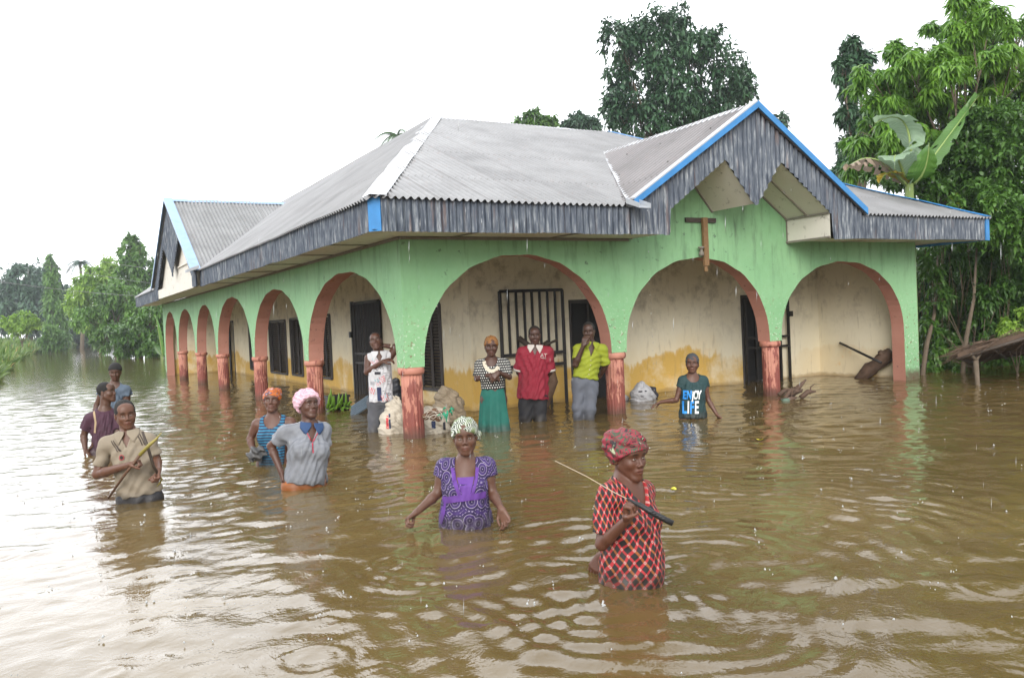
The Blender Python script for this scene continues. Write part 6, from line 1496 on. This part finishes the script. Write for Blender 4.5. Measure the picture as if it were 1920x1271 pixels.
for k, (px, py) in enumerate([(806, 776), (815, 772), (824, 777), (812, 782), (822, 784), (798, 781)]):
    m = MB(); m.lathe([(.0, -.042), (.03, -.032), (.044, 0), (.036, .026), (.018, .042), (0, .046)], (0, 0, 0), 14); p = at(px, py, 9.75)
    tag(m.build('coconut', plain('brown_husk', (.12, .06, .03), .8, .5, 40, 0, .6, 60), None, tuple(p)), 'brown husked coconuts showing through the torn top of the pale sack', 'coconut', 'coconuts in the torn sack')
m = MB(); R = random.Random(6)
for k in range(14):
    a = at(R.uniform(793, 835), R.uniform(766, 790), 9.68); b = at(R.uniform(793, 835), R.uniform(766, 790), 9.68); m.tube([a, (a+b)/2+np.array([0, 0, .02]), b], .003, 4)
tag(m.build('netting', plain('pale_twine', (.5, .45, .38), .8)), 'pale twine netting stretched over the coconuts', 'netting')
rag = MB(); 
for k in range(12):
    a = at(R.uniform(826, 846), R.uniform(762, 785), 9.70); b = a+np.array([R.uniform(-.05, .05), R.uniform(-.03, .03), R.uniform(-.12, .02)]); rag.tube([a, (a+b)/2+np.array([.01, 0, .02]), b], [.008, .012, .004], 5)
tag(rag.build('green_net', plain('green_plastic_net', (.02, .30, .17), .5)), 'tangle of green plastic net tied on the sacks', 'net')
def lumpy(name, label, cat, c, r, mat, seed, amp=.012):
    f = lambda P: (np.linalg.norm(P/np.array(r), axis=1)-1)*min(r)*.9-amp*np.sin(P[:, 0]*34+seed)-amp*.8*np.sin(P[:, 2]*41+P[:, 1]*20+seed)-amp*.5*np.sin(P[:, 1]*70+P[:, 0]*50)
    V, F = nets(f, [-x*1.4-.03 for x in r], [x*1.4+.03 for x in r], .013); return tag(link(name, attr_mesh(name, V, F, mat), None, tuple(c)), label, cat)
c = W0(1212, 752); sack('white rice sack with faint lettering standing alone by the yellow wall', (c[0]+.05, c[1]+.15, .05), .20, .14, .25, S3, 5, -.05, [(-.03, .10, .06, .02, M_INK), (.0, .03, .05, .03, M_GRY), (.05, .10, .03, .018, M_INK)], .75)
c = W0(1180, 752); lumpy('plastic_bag', 'small crumpled white bag floating against the second column', 'bag', (c[0]+.02, c[1]+.2, .02), (.11, .09, .09), S3, 2)
c = W0(1240, 748); lumpy('plastic_bag', 'small black bag tucked behind the white rice sack', 'bag', (c[0]+.05, c[1]+.3, .06), (.09, .09, .12), M_INK, 4)
# bucket with lids, black bag, slatted blind
c = W0(722, 806); bk = MB(); c[1] += .05
bk.lathe([(.115, -.6), (.125, -.3), (.130, .08), (.136, .085), (.136, .10)], (0, 0, 0), 32); b = tag(bk.build('bucket', plain('blue_grey_plastic', (.10, .16, .19), .35, .1, 6, 0, .05), None, (c[0]+.04, c[1], 0)), 'blue-grey plastic bucket half under water beside the grey trousers', 'bucket')
ld = MB(); ld.lathe([(.165, .10), (.172, .105), (.172, .125), (.155, .135), (.15, .128), (.08, .13), (.07, .155), (0, .158)], (0, 0, 0), 36)
tag(ld.build('basin_lid', plain('black_plastic', (.02, .025, .035), .3, .1, 6, 0, .05), None, (c[0]+.03, c[1], .012)), 'wide black plastic lid lying on the blue-grey bucket', 'lid')
c = W0(745, 790); lumpy('plastic_bag', 'big black bag standing behind the person in the newsprint shirt', 'bag', (c[0]+.12, c[1]+.35, .20), (.15, .15, .36), plain('black_bag', (.02, .022, .028), .35), 7, .014)
c = W0(680, 778); m = MB()
for k in range(6):
    m.box((-.16, -.012, .0), (.16, .012, .028), rot=Matrix.Rotation(rad(-28), 3, 'Y') @ Matrix.Rotation(rad(20), 3, 'X'), c=(k*.012, .02*k, .02+.030*k))
tag(m.build('louvre_panel', [plain('grey_blue_slats', (.12, .16, .20), .4)], None, (c[0], c[1]+.15, 0)), 'slatted grey panel leaning in the water behind the grey trousers', 'panel')
# plantain on a black crate
c = W0(640, 770); cr_ = MB(); cr_.box((-.16, -.13, -.3), (.16, .13, .22)); cr_.box((-.18, -.15, .19), (.18, .15, .23))
for k in range(5): cr_.box((-.15+.07*k, -.138, -.25), (-.12+.07*k, -.131, .16))
tag(cr_.build('crate', plain('black_crate', (.018, .018, .02), .5), None, (c[0]+.05, c[1]+.35, 0), .01), 'black crate behind the bunch of green plantain', 'crate')
root = empty('plantain_bunch', (c[0]-.02, c[1]+.05, 0)); tag(root, 'bunch of green plantain floating by the side column', 'plantain')
M_PL = plain('green_plantain', (.13, .26, .03), .4, .3, 8, 0, .1, 20)
R = random.Random(9); st = MB(); st.tube([(-.22, 0, -.02), (0, .02, .10), (.22, 0, .12)], [.02, .022, .015], 8); st.build('stalk', M_PL, root)
for k in range(26):
    x = R.uniform(-.20, .16); a = R.uniform(-1.3, 1.5); L_ = R.uniform(.15, .2); d = Vector((R.uniform(-.3, .3), -math.cos(a)*.8, math.sin(a)*.6)).normalized(); b = Vector((x, 0, .07+.05*x)); u = Vector((R.uniform(-.2, .2), 0, 1)); f = MB()
    pts = [b+d*L_*t+u*L_*.55*t*t for t in (0, .15, .35, .55, .75, .92, 1.02)]; f.tube(pts, [.008, .014, .021, .022, .019, .010, .004], 7); f.build('plantain', M_PL, root)
# driftwood, log, poles
c = W0(1497, 748); m = MB(); R = random.Random(12)
for k in range(11):
    a = Vector((R.uniform(-.30, .05), R.uniform(-.12, .12), R.uniform(-.04, .04))); d = Vector((R.uniform(.5, 1), R.uniform(-.4, .4), R.uniform(.0, .5))).normalized(); L_ = R.uniform(.2, .42)
    m.tube([a, a+d*L_*.5+Vector((0, 0, R.uniform(-.03, .05))), a+d*L_], [.034, R.uniform(.024, .042), .012], 7, jit=.3, rng=R)
    if k % 2: e = a+d*L_*.6; m.tube([e, e+Vector((.05, .02, .10)), e+Vector((.12, 0, .14))], [.015, .01, .004], 6, jit=.3, rng=R)
tag(m.build('driftwood', plain('driftwood', (.10, .06, .04), .8, .5, 20, 0, .6, 40), None, (c[0], c[1]+.1, .03)), 'tangle of driftwood and roots caught against the third front column', 'driftwood')
lumpy('plastic_bag', 'small greenish bag caught under the driftwood', 'bag', (c[0]-.24, c[1]+.02, .0), (.07, .05, .035), plain('green_bag', (.10, .16, .12), .5), 9)
a, b = W0(1604, 709)+np.array([0, 0, -.05]), at(1672, 658, np.dot(np.array([9.0, .5, .4])-CAMP, _F)); m = MB(); R = random.Random(2)
m.tube([np.zeros(3)]+[(b-a)*t+np.array([R.uniform(-.02, .02), 0, R.uniform(-.02, .02)]) for t in (.12, .25, .4, .55, .7, .85, 1.)], [.05, .085, .095, .12, .10, .13, .12, .09], 12, jit=.34, rng=R)
e = (b-a)*.8; m.tube([e, e+np.array([-.12, 0, .1])], [.06, .045], 8, jit=.2, rng=R)
tag(m.build('log', plain('weathered_log', (.085, .05, .032), .85, .6, 14, 0, .9, 22), None, tuple(a)), 'thick broken log floating in the right corner of the veranda', 'log')
rod('pole', [at(1575, 643, np.dot(np.array([8.95, 1.6, .6])-CAMP, _F)), at(1652, 680, np.dot(np.array([8.55, .45, .3])-CAMP, _F))], [.022, .024], M_IRON, 'dark straight pole leaning on the log in the veranda corner', 'pole', jit=0)
d1 = np.dot(np.array([3.0, 1.45, 0])-CAMP, _F)
rod('log', [W0(1042, 775)+np.array([.25, .9, -.2]), at(1036, 715, d1), at(1020, 650, d1+.15)], [.10, .085, .07], plain('brown_log', (.13, .075, .045), .8, .5, 12, 0, .8, 25), 'brown log propped upright behind the man in the red polo shirt', 'log', jit=.2)
rod('plank', [at(972, 633, d1), at(996, 652, d1)], [.045, .045], M_DWOOD, 'short dark timber behind the left shoulder of the red polo shirt', 'timber', n=4)
rod('plank', [at(1012, 652, d1-.1), at(1045, 637, d1-.1)], [.018, .02], M_DWOOD, 'thin dark branch behind the right shoulder of the red polo shirt', 'branch')
rod('plank', [at(1022, 640, d1), at(1040, 670, d1)], [.05, .03], M_DWOOD, 'dark knotted wood hanging by the barred gate beside the red polo shirt', 'timber', n=7, jit=.3)
# thatch lean-to
def thatch():
    D_ = 13.0; A = at(1795, 656, D_); B = at(1990, 596, D_-.4); C_ = at(2000, 640, D_+2.6); E_ = at(1830, 668, D_+2.6)
    root = empty('thatch_shelter', (A[0], A[1], -1)); tag(root, 'low sagging palm thatch shelter on a forked post at the right edge', 'shelter'); o_ = np.array(root.location)
    R = random.Random(5); m = MB(); A, B, C_, E_ = [p-o_ for p in (A, B, C_, E_)]
    for k in range(900):
        u, v = R.random(), R.random()**1.5; p = A*(1-u)*(1-v)+B*u*(1-v)+C_*u*v+E_*(1-u)*v+np.array([0, 0, R.uniform(-.10, .05)])
        d = nrm((A-B)*1.0+np.array([R.uniform(-.5, .5), R.uniform(-.6, .3), R.uniform(-.45, .25)])); L_ = R.uniform(.15, .5); s_ = np.array([R.uniform(-1, 1), R.uniform(-1, 1), R.uniform(-1, 1)])*.012
        m.add([p-s_, p+s_, p+d*L_], [(0, 1, 2)])
    m.add([A-[0, 0, .05], B-[0, 0, .05], C_-[0, 0, .05], E_-[0, 0, .05], A-[0, 0, .12], B-[0, 0, .12], C_-[0, 0, .12], E_-[0, 0, .12]], [(0, 1, 2, 3), (7, 6, 5, 4), (0, 4, 5, 1), (0, 3, 7, 4)])
    m.build('thatch', plain('dry_palm_thatch', (.09, .058, .038), .9, .6, 6, 0, .6, 30), root)
    f = MB()
    for t in (0, .33, .66, 1): p = A*(1-t)+B*t; q = E_*(1-t)+C_*t; f.tube([p-[0, 0, .13], q-[0, 0, .13]], .025, 6, jit=.2)
    f.tube([A-[0, 0, .14]-(B-A)*.0, B-[0, 0, .14]], [.028, .03], 7, jit=.2); f.build('rafter', M_DWOOD, root)
    ft = W0(1833, 722)-o_; p_ = MB(); tp = at(1829, 668, D_)-o_; fk = tp*.85+ft*.15
    p_.tube([ft-[0, 0, 1.], ft, fk], [.035, .032, .04], 9, jit=.2); p_.tube([fk, tp+[-.12, 0, .05]], [.028, .02], 7, jit=.2); p_.tube([fk, tp+[.16, 0, .06]], [.028, .018], 7, jit=.2); p_.build('post', M_BARK, root)
thatch()
# floating yellow leaves
for i, (px, py, s_, lab) in enumerate([(1262, 919, .045, 'curled yellow leaf floating to the right of the woman in plaid'), (1425, 825, .035, 'yellow leaf floating out in front of the third column'), (488, 622+50, 0, '')]):
    if not s_: continue
    p = W0(px, py, .015); V = []; F = []
    for a in range(9):
        for b_ in range(5):
            u, v = a/8*2-1, b_/4*2-1; w_ = (1-u*u)**.6*.5; V.append((u*s_*1.3, v*w_*s_, s_*(.45*u*u+.35*v*v*w_)))
    for a in range(8):
        for b_ in range(4): k = a*5+b_; F.append((k, k+1, k+6, k+5))
    me = np_mesh('leaf', V, F, [plain('yellow_leaf', (.62, .58, .04), .5)], smooth=True); o = link('leaf', me, None, tuple(p)); o.rotation_euler = (.1, .1, .7+i); tag(o, lab, 'leaf')
# rain: splashes on the water and falling drops
def rain():
    R = random.Random(77); m = MB()
    for k in range(1500):
        x = R.uniform(-8.5, 9); y = R.uniform(-8.2, 8)
        if x > -.1 and y > -.1 and (x > 0 and y > 0 and R.random() < .9): continue
        r = R.uniform(.003, .009); n = R.choice((1, 1, 1, 2, 4))
        for i in range(n):
            a = R.uniform(0, 6.28); d = 0 if n == 1 else .02*R.random()+.006; h = R.uniform(.0, .012) if n < 3 else R.uniform(.01, .045)
            c = Vector((x+d*math.cos(a), y+d*math.sin(a), h+.004)); rr = r*R.uniform(.5, 1.1)
            m.add([c+Vector(v)*rr for v in ((1, 0, 0), (0, 1, 0), (-1, 0, 0), (0, -1, 0), (0, 0, 1.4), (0, 0, -1))], [(0, 1, 4), (1, 2, 4), (2, 3, 4), (3, 0, 4), (1, 0, 5), (2, 1, 5), (3, 2, 5), (0, 3, 5)], 0, True)
    t = NT('water_drop'); t.fin((.62, .64, .64), .08); t.b.inputs['IOR'].default_value = 1.33; t.b.inputs['Transmission Weight'].default_value = .35
    tag(m.build('rain_splashes', t.m), 'tiny splashes and bubbles where raindrops hit the water', 'splashes', kind='stuff')
    m = MB()
    for k in range(220):
        d = R.uniform(2.2, 11); c = Vector(at(R.uniform(-40, 1960), R.uniform(60, 1150), d))
        if c.z < .15 or (c.x > -.7 and c.y > -.9): continue
        L_ = R.uniform(.012, .035); rr = .0007+.00012*d; tl = Vector((.06*L_, 0, L_))
        m.add([c+Vector((rr, 0, 0)), c+Vector((-rr*.5, rr*.86, 0)), c+Vector((-rr*.5, -rr*.86, 0)), c+tl, c-tl], [(0, 1, 3), (1, 2, 3), (2, 0, 3), (1, 0, 4), (2, 1, 4), (0, 2, 4)], 0, True)
    tag(m.build('rain', t.m), 'falling raindrops', 'rain', kind='stuff')
    m = MB()                                   # water running off the front valley spout
    x0, y0 = 2.6, YE-.33
    for k in range(26):
        z = 2.55*(1-(k/26)**.8)+R.uniform(-.03, .03); r = R.uniform(.003, .006); c = Vector((x0+R.uniform(-.01, .01), y0-.0+R.uniform(-.01, .01), z))
        m.add([c+Vector(v)*r for v in ((1, 0, 0), (0, 1, 0), (-1, 0, 0), (0, -1, 0), (0, 0, 3), (0, 0, -2))], [(0, 1, 4), (1, 2, 4), (2, 3, 4), (3, 0, 4), (1, 0, 5), (2, 1, 5), (3, 2, 5), (0, 3, 5)], 0, True)
    tag(m.build('drips', t.m), 'string of drops falling from the front gutter spout', 'drips', kind='stuff')
def debris():
    R = random.Random(31); m = MB()
    for k in range(150):
        x, y = R.uniform(-7, 6), R.uniform(-8, 5)
        if x > -.2 and y > -.2: continue
        a = R.uniform(0, 3.14); L_ = R.uniform(.008, .035); w_ = R.uniform(.002, .007); c, s_ = math.cos(a), math.sin(a); z = .008+R.random()*.004
        m.add([(x-c*L_, y-s_*L_, z), (x-s_*w_, y+c*w_, z+.004), (x+c*L_, y+s_*L_, z+.002), (x+s_*w_, y-c*w_, z+.003)], [(0, 1, 2, 3)])
    tag(m.build('floating_debris', plain('soaked_bits', (.10, .07, .03), .6, .7, 3)), 'bits of leaf and twig drifting on the water', 'debris', kind='stuff')
debris()
rain()
# ================================================================ rainy haze
def haze():
    m = bpy.data.materials.new('rain_haze'); m.use_nodes = True; t = m.node_tree; t.nodes.clear()
    o = t.nodes.new('ShaderNodeOutputMaterial'); v = t.nodes.new('ShaderNodeVolumePrincipled')
    v.inputs['Density'].default_value = .0007; v.inputs['Color'].default_value = (.86, .93, 1, 1); v.inputs['Anisotropy'].default_value = .3
    t.links.new(v.outputs[0], o.inputs['Volume'])
    b = MB(); b.box((-160, -30, -2.1), (140, 240, 26)); ob = b.build('haze', m); tag(ob, 'pale rain haze', 'haze', kind='stuff')
haze()
